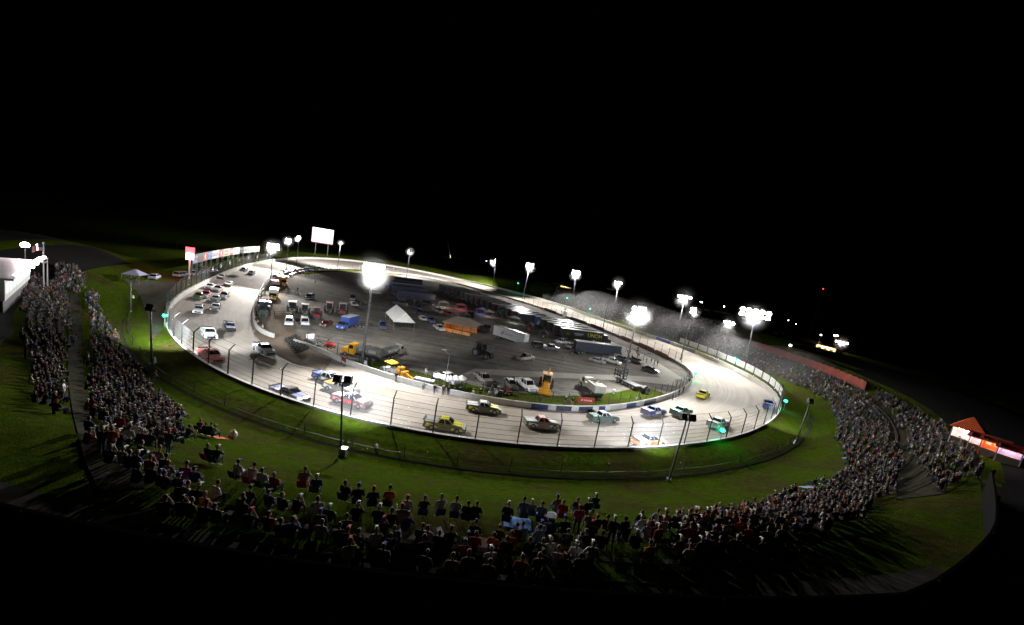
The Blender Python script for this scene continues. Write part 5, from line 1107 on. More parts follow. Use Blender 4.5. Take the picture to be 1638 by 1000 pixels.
for x, y, c, where in INP:
    sc, cn = SHC[c]; n = pc.get(where, 0); pc[where] = n + 1; P = surf(x, y); cc, pn = CPC[RNG.choice(5, p=CPP)]
    i = int(np.hypot(INN[:, 0] - P.x, INN[:, 1] - P.y).argmin()); a = math.atan2(INNN[i][1], INNN[i][0]) + RNG.uniform(-.6, .6)
    person(P, a, False, f'{pn} person in {cn} {where}' + (f', {nth(n)} there' if n or pc[where] > 1 else ''), sc, cc, 'people standing in the infield', RNG.uniform(.98, 1.08))
person(surf(527, 556) + Vector((-.1, 0, .36)), heading((527, 556), (535, 558)), True, 'rider in red sitting on the red quad bike near the tyre wall', (.4,.02,.02), None, None, 1.0, 0)
person(surf(117, 555), 1.9, False, 'person in pale blue walking alone along the brown walkway', (.35,.45,.6), None, None, 1.08, 0)
person(surf(100, 645) + Vector((0, 0, 0)), .8, False, 'person in white standing at the edge of the dark walkway', (.6,.6,.62), None, None, 1.1, 2)

# ------------------------------------------------------------------ boards, screen, stands, far things
def scrawl(m, x0, x1, z0, z1, y, seed, mi):
    """a line of lettering-like marks"""
    r = random.Random(seed); x = x0
    while x < x1 - .1:
        wd = r.uniform(.3, .6) * (z1 - z0); t = r.choice((0, 1, 2)); zt = z1 - (r.random() < .5) * (z1 - z0) * .25
        m.box(x, x + wd * .3, y - .03, y, z0, zt, mi)
        if t != 1: m.box(x + wd * .3, x + wd, y - .03, y, z0, z0 + (z1 - z0) * .25, mi)
        if t != 0: m.box(x + wd * .3, x + wd, y - .03, y, zt - (z1 - z0) * .25, zt, mi)
        x += wd + .18 * (z1 - z0)
BBC = [((.06,.1,.3),W1,'navy board with white marks over a pale base'),((.02,.03,.08),(.6,.1,.1),'dark navy board with a red edge'),((.5,.03,.03),W1,'red board with white script'),((.05,.2,.6),W1,'bright blue board'),(W1,(.5,.15,.3),'white board with magenta marks'),((.55,.03,.03),W1,'red board with a white emblem'),((.6,.52,.38),BK,'beige board with black marks'),((.5,.06,.06),W1,'crimson board with white script'),(W1,(.1,.25,.15),'white board with green line'),((.03,.03,.035),W1,'black board with white block marks'),(W1,BK,'white board with grey round emblem'),(W1,(.1,.1,.1),'white board with one large black letter shape'),((.6,.25,.32),W1,'rose board with pale marks'),(W1,(.6,.1,.2),'white board with thin red marks'),((.7,.7,.75),(.4,.1,.3),'pale board with violet marks, closest to the lit pole')]
iB0, iB1 = near_o(308, 459), near_o(434, 416); ib = irange(iB0, iB1); pts = curve_pts(OUT, OUTN, ib, 5.0, 3.0)
def column(px):  # the point of the board line in a photo column
    return min(pts, key=lambda e: abs(pj((*e[0], 9.0))[0][0] - px))
pa, pb = column(308)[0], column(433)[0]; za0, za1 = zat(pa, 423), zat(pa, 408); zb0, zb1 = zat(pb, 402.5), zat(pb, 394)
nb = 15
for k in range(nb):
    f0, f1 = k / nb, (k + 1) / nb
    a0 = column(308 + 125 * f0)[0]; a1 = column(308 + 125 * f1)[0]
    if np.hypot(*(a1 - a0)) < .5: continue
    f = (f0 + f1) / 2; z0 = za0 + (zb0 - za0) * f; z1 = za1 + (zb1 - za1) * f; c, mk, lab = BBC[k]
    L = float(np.hypot(*(a1 - a0))); a = math.atan2(a1[1] - a0[1], a1[0] - a0[0]); i = near_o(308 + 125 * f, 440); inn_side = -1 if (-math.sin(a) * -OUTN[i][0] + math.cos(a) * -OUTN[i][1]) < 0 else 1
    if inn_side > 0: a += math.pi; o0_ = a1
    else: o0_ = a0
    gz = float(tz(o0_)[0]); t = thing('billboard', f'{lab}, {nth(k)} from the red topped sign', 'billboard', (o0_[0], o0_[1], gz), a, 'advertising boards above the left straight')
    z0 -= gz; z1 -= gz; H = z1 - z0
    obj('panel', MB().box(.06, L - .06, 0, .15, z0, z1).mesh('panel', M_PAINT), t, color=c)
    mm = MB()
    if k % 3 == 0: scrawl(mm, .12 * L, .88 * L, z0 + .55 * H, z0 + .85 * H, 0, k, 0); scrawl(mm, .2 * L, .8 * L, z0 + .15 * H, z0 + .4 * H, 0, k + 50, 0)
    elif k % 3 == 1: scrawl(mm, .1 * L, .9 * L, z0 + .3 * H, z0 + .75 * H, 0, k, 0)
    else: mm.tube((L * .5, -.04, z0 + H * .5), (L * .5, 0, z0 + H * .5), H * .3, H * .3, 14); scrawl(mm, .15 * L, .85 * L, z0 + .1 * H, z0 + .25 * H, 0, k, 0)
    obj('marks', mm.mesh('marks', M_PAINT), t, color=mk)
    for x in (.12 * L, .88 * L): obj('post', MB().tube((x, .3, -.3), (x, .3, z1 - .2), .12, .12, 6).mesh('post', M_POLE), t)
    ld = bpy.data.lights.new('bulb', 'SPOT'); ld.energy = 900 * PW; ld.spot_size = math.radians(120); ld.spot_blend = .6; ld.shadow_soft_size = .3
    if k % 2 == 0:
        lo = bpy.data.objects.new('bulb', ld); COL.objects.link(lo); lo.parent = t; lo.location = (L / 2, -5.5, z0 - 1.5); dv = Vector((L / 2, 0, (z0 + z1) / 2)) - lo.location; lo.rotation_mode = 'QUATERNION'; lo.rotation_quaternion = dv.to_track_quat('-Z', 'Y')
        obj('board_lamp', MB().box(L / 2 - .3, L / 2 + .3, -6.0, -5.7, z0 - 1.9, z0 - 1.6).tube((L / 2, -5.8, z0 - 1.9), (L / 2, .3, z0 - .6), .05).mesh('board_lamp', M_DARK), t)
# red topped sign pole
P = surf(302, 447); h1 = zat((P.x, P.y), 411) - P.z
t = thing('sign_pole', 'white pole topped by a glowing red and white sign at the end of the boards', 'sign', P)
obj('pole', MB().tube((0, 0, -.3), (0, 0, h1), .25, .22, 8).mesh('pole', M_WHITE), t)
sa = heading((302, 447), (330, 560))
o = obj('sign_box', MB().box(-.25, .25, -1.0, 1.0, h1 - .9, h1 + 1.2).mesh('sign_box', emit('sign_white_face', (1, .7, .7), 4)), t); o.rotation_euler.z = sa
o = obj('sign_top', MB().box(-.3, .3, -1.1, 1.1, h1 + 1.2, h1 + 3.0).mesh('sign_top', M_REDL), t); o.rotation_euler.z = sa
point(t, (1.5 * math.cos(sa), 1.5 * math.sin(sa), h1 + 1), 1500, (1, .15, .15))
# video screen beyond the far curve
p = np.array(beyond(514, 402, 26)[:2]); gz = float(tz(p)[0]); c_ = pj((p[0], p[1], gz))[0]
zb, zt_ = zat(p, 389) - gz, zat(p, 366) - gz; Wd = 29.5 * c_[2] / FPX
t = thing('video_screen', 'large white lit video screen standing dark against the night beyond the far curve', 'screen', (p[0], p[1], gz), math.atan2(-p[1], -p[0]))
obj('cabinet', MB().box(-1.2, 0, -Wd / 2 - .4, Wd / 2 + .4, zb - .4, zt_ + .4).mesh('cabinet', M_DARK), t)
obj('display', MB().box(0.002, .06, -Wd / 2, Wd / 2, zb + .25, zt_).mesh('display', emit('screen_glow', (1, .93, .96), 3.0)), t)
obj('status_strip', MB().box(.0, .09, -Wd / 2, Wd / 2, zb, zb + .6).mesh('status_strip', emit('screen_strip', (.9, .15, .25), 1.2)), t)
obj('edge_light', MB().box(-.2, .07, -Wd / 2 - .4, -Wd / 2 - .02, zb, zt_).mesh('edge_light', emit('screen_edge', (1, .1, .3), 1.0)), t)
for y in (-Wd * .3, Wd * .3): obj('post', MB().tube((-.6, y, -.3), (-.6, y, zb), .35, .35, 8).mesh('post', M_POLE), t)
point(t, (4, 0, (zb + zt_) / 2), 6000, (1, .92, .96), 2)
# rusty orange board wall along the top of the stand
oa, ob = near_o(1178, 585), near_o(1262, 662)
cols = []
for px, py in [(1205,548),(1215,552),(1250,566),(1285,580),(1320,594),(1350,607),(1385,622)]:
    P = surf(px, py); d, i = dd((P.x, P.y)); cols.append((P, i[0]))
cv = [Vector(OUT[i] + OUTN[i] * 19.3).to_3d() for P, i in cols]; t = thing('board_fence', 'rusty orange board fence along the top of the packed stand', 'fence', (cv[3].x, cv[3].y, 0)); L0 = Vector((cv[3].x, cv[3].y, 0))
idx_ = irange(min(e[1] for e in cols), max(e[1] for e in cols)); bp_ = curve_pts(OUT, OUTN, idx_, 19.5, .9); mb = MB(); pb_ = MB()
for k, ((a_, n_), (b_, m_)) in enumerate(zip(bp_[:-1], bp_[1:])):
    za, zb_ = float(tz(a_)[0]), float(tz(b_)[0]); h = 2.3 + .1 * (k % 3); n3 = n_ * .06; q = (b_ - a_) * .04
    A, B = a_ + q, b_ - q
    mb.hexa([tuple(Vector(v) - L0) for v in ((*A, za), (*B, zb_), (*(B + n3), zb_), (*(A + n3), za), (*A, za + h), (*B, zb_ + h), (*(B + n3), zb_ + h), (*(A + n3), za + h))])
obj('boards', mb.mesh('boards', M_ORANGE), t)
for k, (a_, n_) in enumerate(bp_[::6]): obj('post', MB().tube((0, 0, -.3), (0, 0, 3.3), .09, .09, 6).mesh('post', M_WOOD), t, Vector((a_[0] + n_[0] * .2, a_[1] + n_[1] * .2, float(tz(a_)[0]))) - L0)
# added fence that throws shade on the ground behind the stands
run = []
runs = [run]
for i, p in DARK_IN:
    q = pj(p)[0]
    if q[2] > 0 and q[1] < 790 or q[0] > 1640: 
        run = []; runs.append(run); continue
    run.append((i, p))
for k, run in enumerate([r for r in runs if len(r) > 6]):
    mb = MB(); L0 = Vector(run[len(run) // 2][1]); t = thing('added_shade_fence', f'added dark shade fence behind the stands, {("stretch before the orange boards", "stretch along the top of the near bank", "stretch behind the left stand")[min(k, 2)]}', 'fence', L0)
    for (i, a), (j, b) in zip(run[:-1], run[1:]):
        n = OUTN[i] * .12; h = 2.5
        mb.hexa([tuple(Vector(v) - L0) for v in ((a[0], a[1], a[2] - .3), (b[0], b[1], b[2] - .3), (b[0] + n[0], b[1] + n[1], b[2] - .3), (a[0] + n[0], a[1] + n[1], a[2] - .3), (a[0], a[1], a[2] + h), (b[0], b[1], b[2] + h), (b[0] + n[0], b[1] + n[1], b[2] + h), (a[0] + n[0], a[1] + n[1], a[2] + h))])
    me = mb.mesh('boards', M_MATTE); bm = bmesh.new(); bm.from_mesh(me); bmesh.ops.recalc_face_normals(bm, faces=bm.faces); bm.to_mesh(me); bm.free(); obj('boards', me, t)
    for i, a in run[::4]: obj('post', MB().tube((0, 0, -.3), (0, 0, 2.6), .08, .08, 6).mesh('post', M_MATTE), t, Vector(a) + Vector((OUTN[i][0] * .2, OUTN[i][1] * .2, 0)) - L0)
# concession stands glowing at the end of the bank
def booth(px, py, a, W_, D_, H_, kind, label, wallc, roofm, glow, pw, col):
    P = surf(px, py); t = thing('food_stand', label, 'food stand', P, a, 'lit food stands at the end of the bank')
    obj('wall', MB().box(-D_ / 2, -D_ / 2 + .1, -W_ / 2, W_ / 2, 0, H_).box(-D_ / 2, D_ / 2, -W_ / 2, -W_ / 2 + .1, 0, H_).box(-D_ / 2, D_ / 2, W_ / 2 - .1, W_ / 2, 0, H_).mesh('wall', M_PAINT), t, color=wallc)
    obj('counter', MB().box(D_ / 2 - .5, D_ / 2, -W_ / 2 + .1, W_ / 2 - .1, .9, 1.0).box(D_ / 2 - .1, D_ / 2 - .02, -W_ / 2 + .1, W_ / 2 - .1, 0, .9).mesh('counter', M_WOOD), t)
    if kind == 'peak': obj('roof', MB().frus((-D_ / 2 - .3, D_ / 2 + .3, -W_ / 2 - .3, W_ / 2 + .3), (-.1, .1, -.1, .1), H_, H_ + 1.9).mesh('roof', roofm), t)
    else: obj('roof', MB().hexa([(-D_ / 2 - .2, -W_ / 2 - .2, H_), (D_ / 2 + .6, -W_ / 2 - .2, H_ - .35), (D_ / 2 + .6, W_ / 2 + .2, H_ - .35), (-D_ / 2 - .2, W_ / 2 + .2, H_), (-D_ / 2 - .2, -W_ / 2 - .2, H_ + .1), (D_ / 2 + .6, -W_ / 2 - .2, H_ - .25), (D_ / 2 + .6, W_ / 2 + .2, H_ - .25), (-D_ / 2 - .2, W_ / 2 + .2, H_ + .1)]).mesh('roof', roofm), t)
    mb_ = MB(); r = random.Random(px)
    for k in range(3): mb_.box(-D_ / 2 + .1, -D_ / 2 + .16, -W_ / 2 + .3 + k * W_ / 3, -W_ / 2 + .15 + (k + .85) * W_ / 3, H_ - 1.1, H_ - .3)
    obj('menu_board', mb_.mesh('menu_board', emit('menu_' + label.split()[0], glow, .7)), t)
    tb = obj('tube_lamp', MB().tube((0, -W_ * .35, H_ - .2), (0, W_ * .35, H_ - .2), .06, .06, 6).mesh('tube_lamp', M_LENS_WARM), t); point(t, (.2, 0, H_ - .5), pw, col, .5)
    return t
M_OCAN = mat('orange_canvas', (.75, .12, .03), .8, .15); M_OEM = M_OCAN
ba = heading((1560, 715), (1510, 765))
booth(1542, 712, ba, 2.9, 2.6, 2.4, 'peak', 'white food stand under a glowing orange peaked tent', W1, M_OCAN, (1, .9, .8), 200, (1, .85, .7))
booth(1563, 722, ba, 1.9, 2.0, 2.3, 'flat', 'pale food stand with a red side panel next to the peaked tent', (.6,.5,.5), M_RED, (1, .9, .9), 130, (1, .85, .8))
booth(1584, 731, ba, 2.1, 2.0, 2.4, 'flat', 'orange red food stand with square menu boards', (.6,.14,.04), M_OCAN, (1, .85, .45), 120, (1, .6, .3))
booth(1610, 741, ba, 1.9, 2.0, 2.2, 'flat', 'white food stand with striped counter, farthest along the row', (.5,.4,.55), M_RED, (1, .9, 1), 110, (1, .8, .9))
# lit suite building and flagpoles at the end of the left stand
sp = [(-12, 480), (10, 462), (28, 448), (48, 434)]
PP = []
for px, py in sp:
    P = surf(max(px, 2), py + 26); d, i = dd((P.x, P.y)); PP.append(int(i[0]))
ia_, ib_ = min(PP), max(PP)
bx, by = surf(20, 480), surf(56, 462)
q0 = Vector(bp(8, 482, 9.0)); q1 = Vector(bp(48, 446, 9.0)); dv = (q1 - q0); Ls = dv.length; a = math.atan2(dv.y, dv.x)
gz = float(tz((q0.x, q0.y))[0]); z0 = 9.0
t = thing('suite_building', 'long bright white suite building with roof lamps above the left stand', 'building', (q0.x, q0.y, gz), a)
side = 1 if (Vector((-dv.y, dv.x)) @ -Vector((q0.x + 30, q0.y - 120)) > 0) else 1
toff = -1 if Vector((-math.sin(a), math.cos(a))) @ Vector(OUTN[near_o(262, 505)]) < 0 else 1   # +1: local +y points away from the track
zz0, zz1 = max(.5, zat((q0.x, q0.y), 490) - gz), zat((q0.x, q0.y), 455) - gz
H0 = max(.4, z0 - gz); H1 = H0 + 2.9
ys = (0, 6 * toff); y0_, y1_ = min(ys), max(ys)
obj('wall', MB().box(0, Ls, y0_, y1_, H0, H1).mesh('wall', M_WHITE), t); obj('base', MB().box(.2, Ls - .2, y0_ + .2, y1_ - .2, -1, H0).mesh('base', M_DARK), t)
fy = -.06 * toff; wm = MB(); fm = MB(); nwn = 8
for k in range(nwn):
    x = Ls * (k + .12) / nwn; x2 = Ls * (k + .88) / nwn; wm.box(x, x2, min(0, fy), max(0, fy), H0 + .9, H1 - .5)
    obj('window', MB().box(x, x2, min(0.0, fy) - .001, max(0, fy) + .001, H0 + .9, H1 - .6).mesh('window', emit('suite_window', (.9, 1, .95), .9) if 'suite_window' not in MATS else MATS['suite_window']), t)
obj('roof', MB().box(-.5, Ls + .5, y0_ - .8, y1_ + .8, H1, H1 + .3).mesh('roof', M_WHITE), t)
for k in range(5):
    x = Ls * (k + .7) / 5; ob_ = obj('roof_lamp', MB().tube((x, -.4 * toff, H1 + .3), (x, -1.2 * toff, H1 + 1.1), .08).box(x - .4, x + .4, -1.6 * toff - .2, -1.6 * toff + .2, H1 + .9, H1 + 1.25).mesh('roof_lamp', M_DIM), t)
    point(t, (x, -2.2 * toff, H1 + .6), 70, (.95, 1, .97), .4)
light_pole(None, (40, 396), 'pinkish dazzling lamp behind the suite building at the left edge', (q0.x * .9, q0.y * .9, 10), 5*KW, 1, 1.3, M_LENS_WARM, (1, .8, .85), .12, base=(*(Vector(bp(40, 396, 13.5))), 0.0), face=(0, 0, 0), group='distant lamps in the parking fields')
def flagpole(px, py0, py1, label, flag):
    P = surf(px, py0); h = zat((P.x, P.y), py1) - P.z; t = thing('flagpole', label, 'flagpole', P, 0, 'white flagpoles by the suite building')
    obj('pole', MB().tube((0, 0, -.3), (0, 0, h), .1, .06, 8).ball((0, 0, h + .08), .12, 8, 6).mesh('pole', M_WHITE), t)
    L, Hh = flag; fl = thing('flag', None, None) if False else None
    u = Vector((-RV[0], -RV[1], 0)).normalized(); rows = []; vs = []; fs = []; ms = []
    nx, nz = 10, 13
    for i in range(nx + 1):
        f = i / nx; p = u * (.08 + L * f) + Vector((-u.y, u.x, 0)) * (.22 * math.sin(f * 6)); dz = -.35 * L * f * f - .06 * math.sin(f * 7)
        for j in range(nz + 1): vs.append((p.x, p.y, h - .15 - Hh * j / nz + dz))
    for i in range(nx):
        for j in range(nz):
            o_ = i * (nz + 1) + j; fs.append((o_, o_ + nz + 1, o_ + nz + 2, o_ + 1)); ms.append(2 if (i < 4 and j < 7) else (0 if j % 2 == 0 else 1))
    m = MB(); m.v, m.f, m.m = vs, fs, ms; obj('flag', m.mesh('flag', [M_RED, M_WHITE, MATS.get('flag_blue') or mat('flag_blue', (.02, .03, .15), .8)]), t)
flagpole(70, 464, 389, 'tall white flagpole flying a striped flag by the suite building', (2.0, 1.2))
flagpole(76, 464, 414, 'shorter white flagpole with a small flag by the suite building', (1.0, .6))
# canopy, lone posts and litter on the left lawn
P = surf(216, 452); t = thing('canopy_tent', 'pale violet peaked canopy on the lawn outside the left straight', 'canopy', P, .3)
obj('canopy', MB().frus((-1.9, 1.9, -1.9, 1.9), (-.15, .15, -.15, .15), 2.2, 3.5).mesh('canopy', M_CLOTH), t, color=(.45, .42, .6))
for x in (-1.8, 1.8):
    for y in (-1.8, 1.8): obj('leg', MB().tube((x, y, 0), (x, y, 2.25), .035).mesh('leg', M_STEEL), t)
person(P + Vector((.4, -.5, 0)), -.6, False, 'person in dark clothes under the pale violet canopy', (.02,.02,.02), None, None, 1.05, 0)
light_pole((209.5, 499), (209.5, 449), 'thin unlit post on the lawn below the violet canopy', (262, 505), 0, 1, .5, M_DIM, r=.07, lit=False)
for px, py, h, lab in [(247,581,.9,'small white marker at the foot of the dark pole'),(213,477,.7,'small white marker beside the thin unlit post'),(1271,710,.7,'small white marker at the foot of the slim dark pole'),(602,716,.4,'scrap of white litter on the near bank below the fence'),(476,667,.3,'scrap of white litter under the near wall'),(545,728,.0,None)]:
    if lab is None: continue
    o = obj('ground_marker', MB().frus((-.18, .18, -.18, .18), (-.08, .08, -.08, .08), 0, h).mesh('ground_marker', M_WHITE), None, surf(px, py)); tag(o, lab, 'marker')
o = obj('cabinet', MB().box(-.35, .35, -.3, .3, 0, 1.0).box(-.4, .4, -.35, .35, 1.0, 1.05).mesh('cabinet', M_STEEL), None, surf(548, 731)); tag(o, 'grey electrical cabinet at the foot of the twin lamp pole', 'cabinet')
o = obj('rubbish_bag', MB().ball((0, 0, .4), (.42, .36, .45), 10, 7).ball((.1, 0, .85), .12, 6, 4).mesh('rubbish_bag', M_WHITE, True), None, surf(372, 702)); tag(o, 'white stuffed rubbish bag lying alone on the lawn', 'bag')
# blankets and coolers among the lawn chairs
for px, py, c, lab in [(872,822,(.25,.42,.6),'pale blue and white blanket spread by the lawn chairs'),(828,836,(.1,.25,.6),'bright blue blanket bunched beside a spectator'),(1294,780,(.2,.28,.4),'slate blue blanket on the grass at the right end of the lawn'),(1360,733,(.2,.26,.36),'grey blue blanket near the crowded slope'),(348,700,(.5,.1,.04),'orange towel on the grass next to a small family group')]:
    P = surf(px, py); m = MB(); n = 8; vs = [(.22 * i - .8, .2 * j - .7, float(tz((P.x + .22 * i - .8, P.y + .2 * j - .7))[0]) - P.z + .06 + .03 * math.sin(i * 1.7 + j * 2.3)) for i in range(n) for j in range(n)]
    m.v = vs; m.f = [(i * n + j, (i + 1) * n + j, (i + 1) * n + j + 1, i * n + j + 1) for i in range(n - 1) for j in range(n - 1)]; m.m = [0] * len(m.f)
    tag(obj('blanket', m.mesh('blanket', M_CLOTH, True), None, P, 0, c), lab, 'blanket')
for k, (px, py, c, cn) in enumerate([(876,834,(.03,.06,.3),'blue'),(716,872,(.02,.03,.2),'navy'),(698,862,(.6,.6,.62),'white'),(634,868,(.6,.6,.6),'white'),(662,872,(.35,.35,.45),'lilac'),(770,882,(.45,.5,.5),'pale')]):
    t = thing('cooler_box', f'{cn} cooler box on the grass between the lawn chairs and the packed rows, {nth(k)} one', 'cooler', surf(px, py), .3 * k, 'cooler boxes on the bank')
    obj('box', MB().box(-.35, .35, -.22, .22, 0, .36).mesh('box', M_PAINT), t, color=c); obj('lid', MB().box(-.37, .37, -.24, .24, .36, .43).mesh('lid', M_WHITE), t)
# white tables and umbrellas by the infield wall
t = thing('white_table', 'long white table with a cloth skirt by the infield wall', 'table', surf(678, 614), heading((664, 612), (694, 618)))
obj('top', MB().box(-1.9, 1.9, -.6, .6, .9, 1.0).mesh('top', M_WHITE), t); obj('skirt', MB().box(-1.85, 1.85, -.56, -.52, .1, .9).box(-1.85, -1.8, -.52, .52, .1, .9).box(1.8, 1.85, -.52, .52, .1, .9).mesh('skirt', M_STEEL), t)
for k, (x, y) in enumerate([(700,616),(709,618),(718,620),(727,620),(736,620)]):
    t = thing('sun_umbrella', f'white folded sunshade in the row by the infield wall, {nth(k)} from the white table', 'umbrella', surf(x, y), 0, 'white umbrellas by the infield wall')
    obj('canopy', MB().tube((0, 0, 1.9), (0, 0, 2.5), 1.05, .05, 8).tube((0, 0, 1.7), (0, 0, 1.9), 1.08, 1.05, 8).mesh('canopy', M_WHITE), t); obj('pole', MB().tube((0, 0, 0), (0, 0, 2.6), .03).tube((0, 0, 0), (0, 0, .08), .3, .25, 8).mesh('pole', M_STEEL), t)
# red bench sign, small drums, red board, reels
t = thing('sign_board', 'red board with white lettering standing on the infield wall', 'sign', surf(936, 649), heading((926, 648), (947, 650)))
obj('board', MB().box(-1.7, 1.7, -.05, .05, .6, 1.7).mesh('board', M_PAINT), t, color=(.35, .015, .02)); m = MB(); scrawl(m, -1.1, 1.2, 1.0, 1.35, -.05, 5, 0); obj('lettering', m.mesh('lettering', M_WHITE), t)
for x in (-1.5, 1.5): obj('leg', MB().tube((x, 0, -.05), (x, 0, .6), .05).mesh('leg', M_DARK), t)
for k, (x, y, lab) in enumerate([(584,585,'white drum at the foot of the tall infield pole'),(981,630,'pale drum on the grass near the flatbed rig')]):
    o = obj('drum', MB().tube((0, 0, 0), (0, 0, 1.0), .32, .32, 12).tube((0, 0, .3), (0, 0, .34), .34, .34, 12).tube((0, 0, .66), (0, 0, .7), .34, .34, 12).mesh('drum', M_WHITE), None, surf(x, y)); tag(o, lab, 'drum')
t = thing('notice_board', 'small red notice board behind the infield wall below the tanker', 'sign', surf(549, 584), heading((544, 580), (554, 588)))
obj('board', MB().box(-1.2, 1.2, -.04, .04, .8, 1.6).mesh('board', M_PAINT), t, color=(.4, .05, .03))
for x in (-1, 1): obj('leg', MB().tube((x, 0, 0), (x, 0, .8), .04).mesh('leg', M_DARK), t)
t = thing('utility_trailer', 'low grey utility trailer with a white gate behind the tyre wall', 'trailer', surf(503, 551), heading((494, 545), (512, 556)))
obj('bed', MB().box(-2.4, 2.4, -.9, .9, .55, .65).box(-2.4, 2.4, -.9, -.84, .65, .95).box(-2.4, 2.4, .84, .9, .65, .95).tube((2.4, 0, .6), (3.4, 0, .5), .06).mesh('bed', M_STEEL), t); obj('gate', MB().box(-2.45, -2.35, -.9, .9, .65, 1.8).mesh('gate', M_WHITE), t)
for x in (-.4, .5):
    for s in (1, -1): obj('wheel', WH_T, t, (x, s * 1.0, .36))
t = thing('lamp_post', 'thin bent top lamp post by the white umbrellas', 'lamp post', surf(711, 622)); h = zat(surf(711, 622)[:2], 562)
obj('pole', MB().tube((0, 0, 0), (0, 0, h - .6), .09, .06, 6).tube((0, 0, h - .62), (-.8 * RV[0], -.8 * RV[1], h), .06, .06, 6).mesh('pole', M_POLE), t); obj('lamp_head', MB().tube((-.7 * RV[0], -.7 * RV[1], h), (-1.5 * RV[0], -1.5 * RV[1], h + .1), .16, .12, 6).mesh('lamp_head', M_STEEL), t)
# flag stand over the bright straight
P = Vector((*(INN[near_i(905, 505)] - INNN[near_i(905, 505)] * 1.5), 0)); t = thing('flag_stand', 'white flag stand tower between the transporters and the bright straight', 'tower', P, HA)
obj('platform', MB().box(-1.2, 1.2, -1, 1, 3.2, 3.4).mesh('platform', M_WHITE), t); obj('tower_panel', MB().box(-.9, .9, -.8, -.7, .3, 3.2).mesh('tower_panel', M_WHITE), t)
for x in (-1.1, 1.1):
    for y in (-.9, .9): obj('leg', MB().tube((x, y, 0), (x, y, 4.4), .06).mesh('leg', M_DARK), t)
for k in range(2): person(P + FWD * (k * .9 - .4) + Vector((0, 0, 3.4)), HA + 1.5 * k, False, f'{("dark clothed official on the flag stand, nearer the transporters","official in black on the flag stand, nearer the pit lane")[k]}', BK, None, None, 1.0, k)
# far sheds, parked cars beyond the stands, slanted mast
p0_, p1_ = Vector(bp(1305, 556, 1.0)), Vector(bp(1332, 562, 1.0)); dv = p1_ - p0_; a = math.atan2(dv.y, dv.x)
def shed(px0, py0, px1, py1, h, label, col, pw):
    A, B = Vector(bp(px0, py0, 0)), Vector(bp(px1, py1, 0)); gz = float(tz((A.x, A.y))[0]); d = B - A; L = d.length; t = thing('shed', label, 'shed', (A.x, A.y, gz), math.atan2(d.y, d.x)); n = Vector((-d.y, d.x)).normalized(); s = 1 if n @ A > 0 else -1
    obj('wall', MB().box(0, L, min(0, s * 8), max(0, s * 8), 0, h).mesh('wall', M_CONC), t); obj('roof', MB().prism([(0, 0), (8, 0), (4, 2)], 0, L).mesh('roof', M_DARK), t, (0, 0, h)).rotation_euler = (0, 0, math.pi / 2) if s < 0 else (0, 0, math.pi / 2)
    if s < 0: pass
    for k in range(3): obj('door', MB().box(L * (.12 + .3 * k), L * (.28 + .3 * k), min(-s * .08, 0), max(-s * .08, 0), 0, h * .7).mesh('door', M_DARK), t)
    for k in range(3): point(t, (L * (.2 + .3 * k), -s * 3, h * .9), pw, col, .4)
shed(1304, 558, 1335, 566, 3.5, 'long low shed with warmly lit wall far beyond the orange boards', (1, .7, .35), 2500)
shed(896, 462, 912, 466, 4, 'yellow lit shed in the dust beyond the straight', (1, .75, .3), 5000)
FC = []
for k in range(26): FC.append((1118 + 46 * RNG.rand(), 492 + 10 * RNG.rand()))
for k in range(20): FC.append((1232 + 32 * RNG.rand(), 526 + 10 * RNG.rand()))
for k in range(10): FC.append((735 + 40 * RNG.rand(), 411 + 6 * RNG.rand()))
for k in range(8): FC.append((860 + 40 * RNG.rand(), 432 + 6 * RNG.rand()))
fm_ = MB().prism([(-2.3, .3), (-2.36, .95), (-1.7, 1.0), (1.0, .98), (2.3, .8), (2.36, .3)], -.9, .9, 0).frus((-1.75, 1.2, -.82, .82), (-1.1, .4, -.65, .65), .97, 1.45, 1)
for x in (1.4, -1.4): fm_.tube((x, -.92, .33), (x, .92, .33), .33, .33, 10, 2)
FCM = fm_.mesh('parked_car', [objmat('shiny_car_paint', .15, .1, .8), M_GLASS, M_RUB])
for k, (x, y) in enumerate(sorted(FC)):
    p = bp(x, y, -.5); c, cn = CARC[RNG.randint(len(CARC))]
    blk = 'past the slanted mast' if x < 780 else ('above the yellow lit shed' if x < 905 else ('under the star bright lamps' if x < 1170 else 'behind the orange boards'))
    o = obj('parked_car', FCM, None, (p[0], p[1], float(tz(p)[0])), RNG.uniform(0, 6.28), c); tag(o, f'distant {cn} car parked {blk}, {nth(k)} counting along the horizon', 'car', 'cars parked in far fields')
p = bp(721, 412, 0); gz = float(tz(p)[0]); t = thing('mast', 'pale slanted mast far beyond the far curve', 'mast', (*p, gz)); hh = zat(p, 386) - gz
dep = pj((*p, 0))[0][2]; obj('pole', MB().tube((0, 0, 0), (-9 * dep / FPX * RV[0], -9 * dep / FPX * RV[1], hh), .5, .25, 8).mesh('pole', M_WHITE), t); point(t, (-2, -3, 2), 4000, (1, .95, .9))
p = bp(1296, 535, 0); gz = float(tz(p)[0]); t = thing('radio_mast', 'dark lattice radio mast with a red lamp on top', 'mast', (*p, gz)); hh = zat(p, 463) - gz; rk = MB()
for x, y in ((-1.2, -1.2), (1.2, -1.2), (0, 1.3)): rk.tube((x, y, 0), (x * .3, y * .3, hh), .12, .08, 5)
for k in range(12): rk.tube((-1.2 * (1 - .06 * k), -1.2 * (1 - .06 * k), hh * k / 12), (1.2 * (1 - .06 * k), -1.2 * (1 - .06 * k), hh * (k + 1) / 12), .06, .06, 4)
obj('lattice', rk.mesh('lattice', M_DARK), t); obj('beacon', MB().ball((0, 0, hh + .5), .55, 8, 6).mesh('beacon', M_REDL), t)

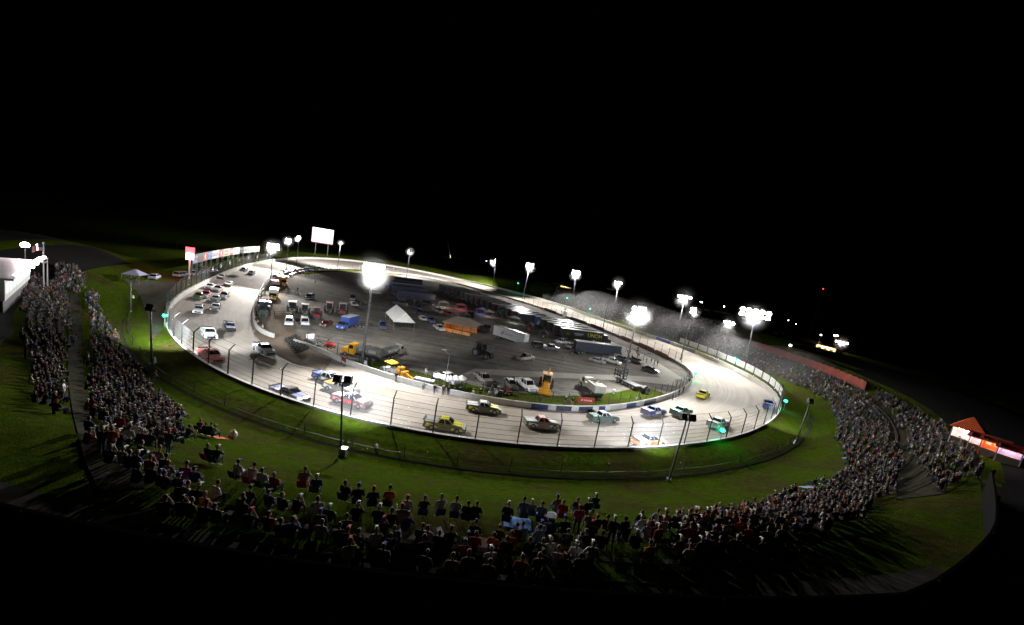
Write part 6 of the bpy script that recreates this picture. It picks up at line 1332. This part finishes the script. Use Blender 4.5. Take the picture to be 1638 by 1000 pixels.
# ------------------------------------------------------------------ dust in the air, lamp glare
def dust_glare_mat(name, density, radius=None, scale=.06, aniso=.3):
    """patchy airborne dust; with a radius, a lamp glare halo thinning outward"""
    m = bpy.data.materials.new(name); m.use_nodes = True; nt = m.node_tree; nt.nodes.clear()
    pv = N(nt, 'ShaderNodeVolumePrincipled'); pv.inputs['Color'].default_value = (.95, .95, .97, 1); pv.inputs['Anisotropy'].default_value = aniso
    def M(op, a, b_):
        n = N(nt, 'ShaderNodeMath', operation=op)
        for k, v in enumerate((a, b_)):
            if hasattr(v, 'is_output'): nt.links.new(v, n.inputs[k])
            else: n.inputs[k].default_value = v
        return n.outputs[0]
    if radius:
        tc = N(nt, 'ShaderNodeTexCoord').outputs['Object']; ln = N(nt, 'ShaderNodeVectorMath', operation='LENGTH'); nt.links.new(tc, ln.inputs[0])
        f = M('MAXIMUM', M('SUBTRACT', 1.0, M('DIVIDE', ln.outputs['Value'], radius)), 0.0); d = M('MULTIPLY', M('POWER', f, 2.6), density)
    else:
        n = noise(nt, scale, 3); mr = N(nt, 'ShaderNodeMapRange'); mr.inputs[1].default_value = .38; mr.inputs[2].default_value = .72; nt.links.new(n, mr.inputs[0]); d = M('MULTIPLY', mr.outputs[0], density)
    nt.links.new(d, pv.inputs['Density']); nt.links.new(pv.outputs[0], N(nt, 'ShaderNodeOutputMaterial').inputs['Volume']); m.cycles.volume_step_rate = 2.0 if not radius else 1.0
    return m
# dust drifting off the bright straight over the stand beyond it
dm = dust_glare_mat('drifting_dust', .009)
m = MB(); r = random.Random(5); ia, ib = near_o(850, 473), near_o(1225, 612)
ks = irange(ia, ib)
for k in range(0, len(ks), 4):
    i = ks[k]; f = k / len(ks); p = OUT[i] + OUTN[i] * r.uniform(4, 16); q = .55 + .45 * math.sin(math.pi * f)
    m.ball((p[0], p[1], r.uniform(5, 9)), (r.uniform(14, 22) * q, r.uniform(14, 22) * q, r.uniform(6, 11) * q), 14, 8)
o = obj('dust_cloud', m.mesh('dust_cloud', dm)); md = o.modifiers.new('r', 'REMESH'); md.mode = 'VOXEL'; md.voxel_size = 1.6
bpy.context.view_layer.update(); me = bpy.data.meshes.new_from_object(o.evaluated_get(bpy.context.evaluated_depsgraph_get())); o.modifiers.clear(); o.data = me; me.name = 'dust_cloud'; me.materials.clear(); me.materials.append(dm)
tag(o, 'pale dust drifting over the stand beyond the bright straight', 'dust', None, 'stuff')

# scattering spheres that imitate lens glare round the brightest lamps
LD = {}
for k, (P, sz, lab) in enumerate(HEADS):
    big = k in (0, 1) or 'dazzling infield' in lab or 'tall infield' in lab
    rad = 5.0 if 'infield pole with' in lab else min(6.0, 2.9 * sz)
    key = (round(rad, 1), big); dn = .15 if 'infield pole with' in lab else .11
    if key not in LD: LD[key] = MB().ball((0, 0, 0), rad, 20, 12).mesh('lamp_glare', dust_glare_mat('lamp_glare', dn, rad, aniso=.4))
    o = obj('lamp_glare', LD[key], None, P); tag(o, 'added lens glare halo round the ' + ' '.join(lab.split()[:10]), 'dust', None, 'stuff')
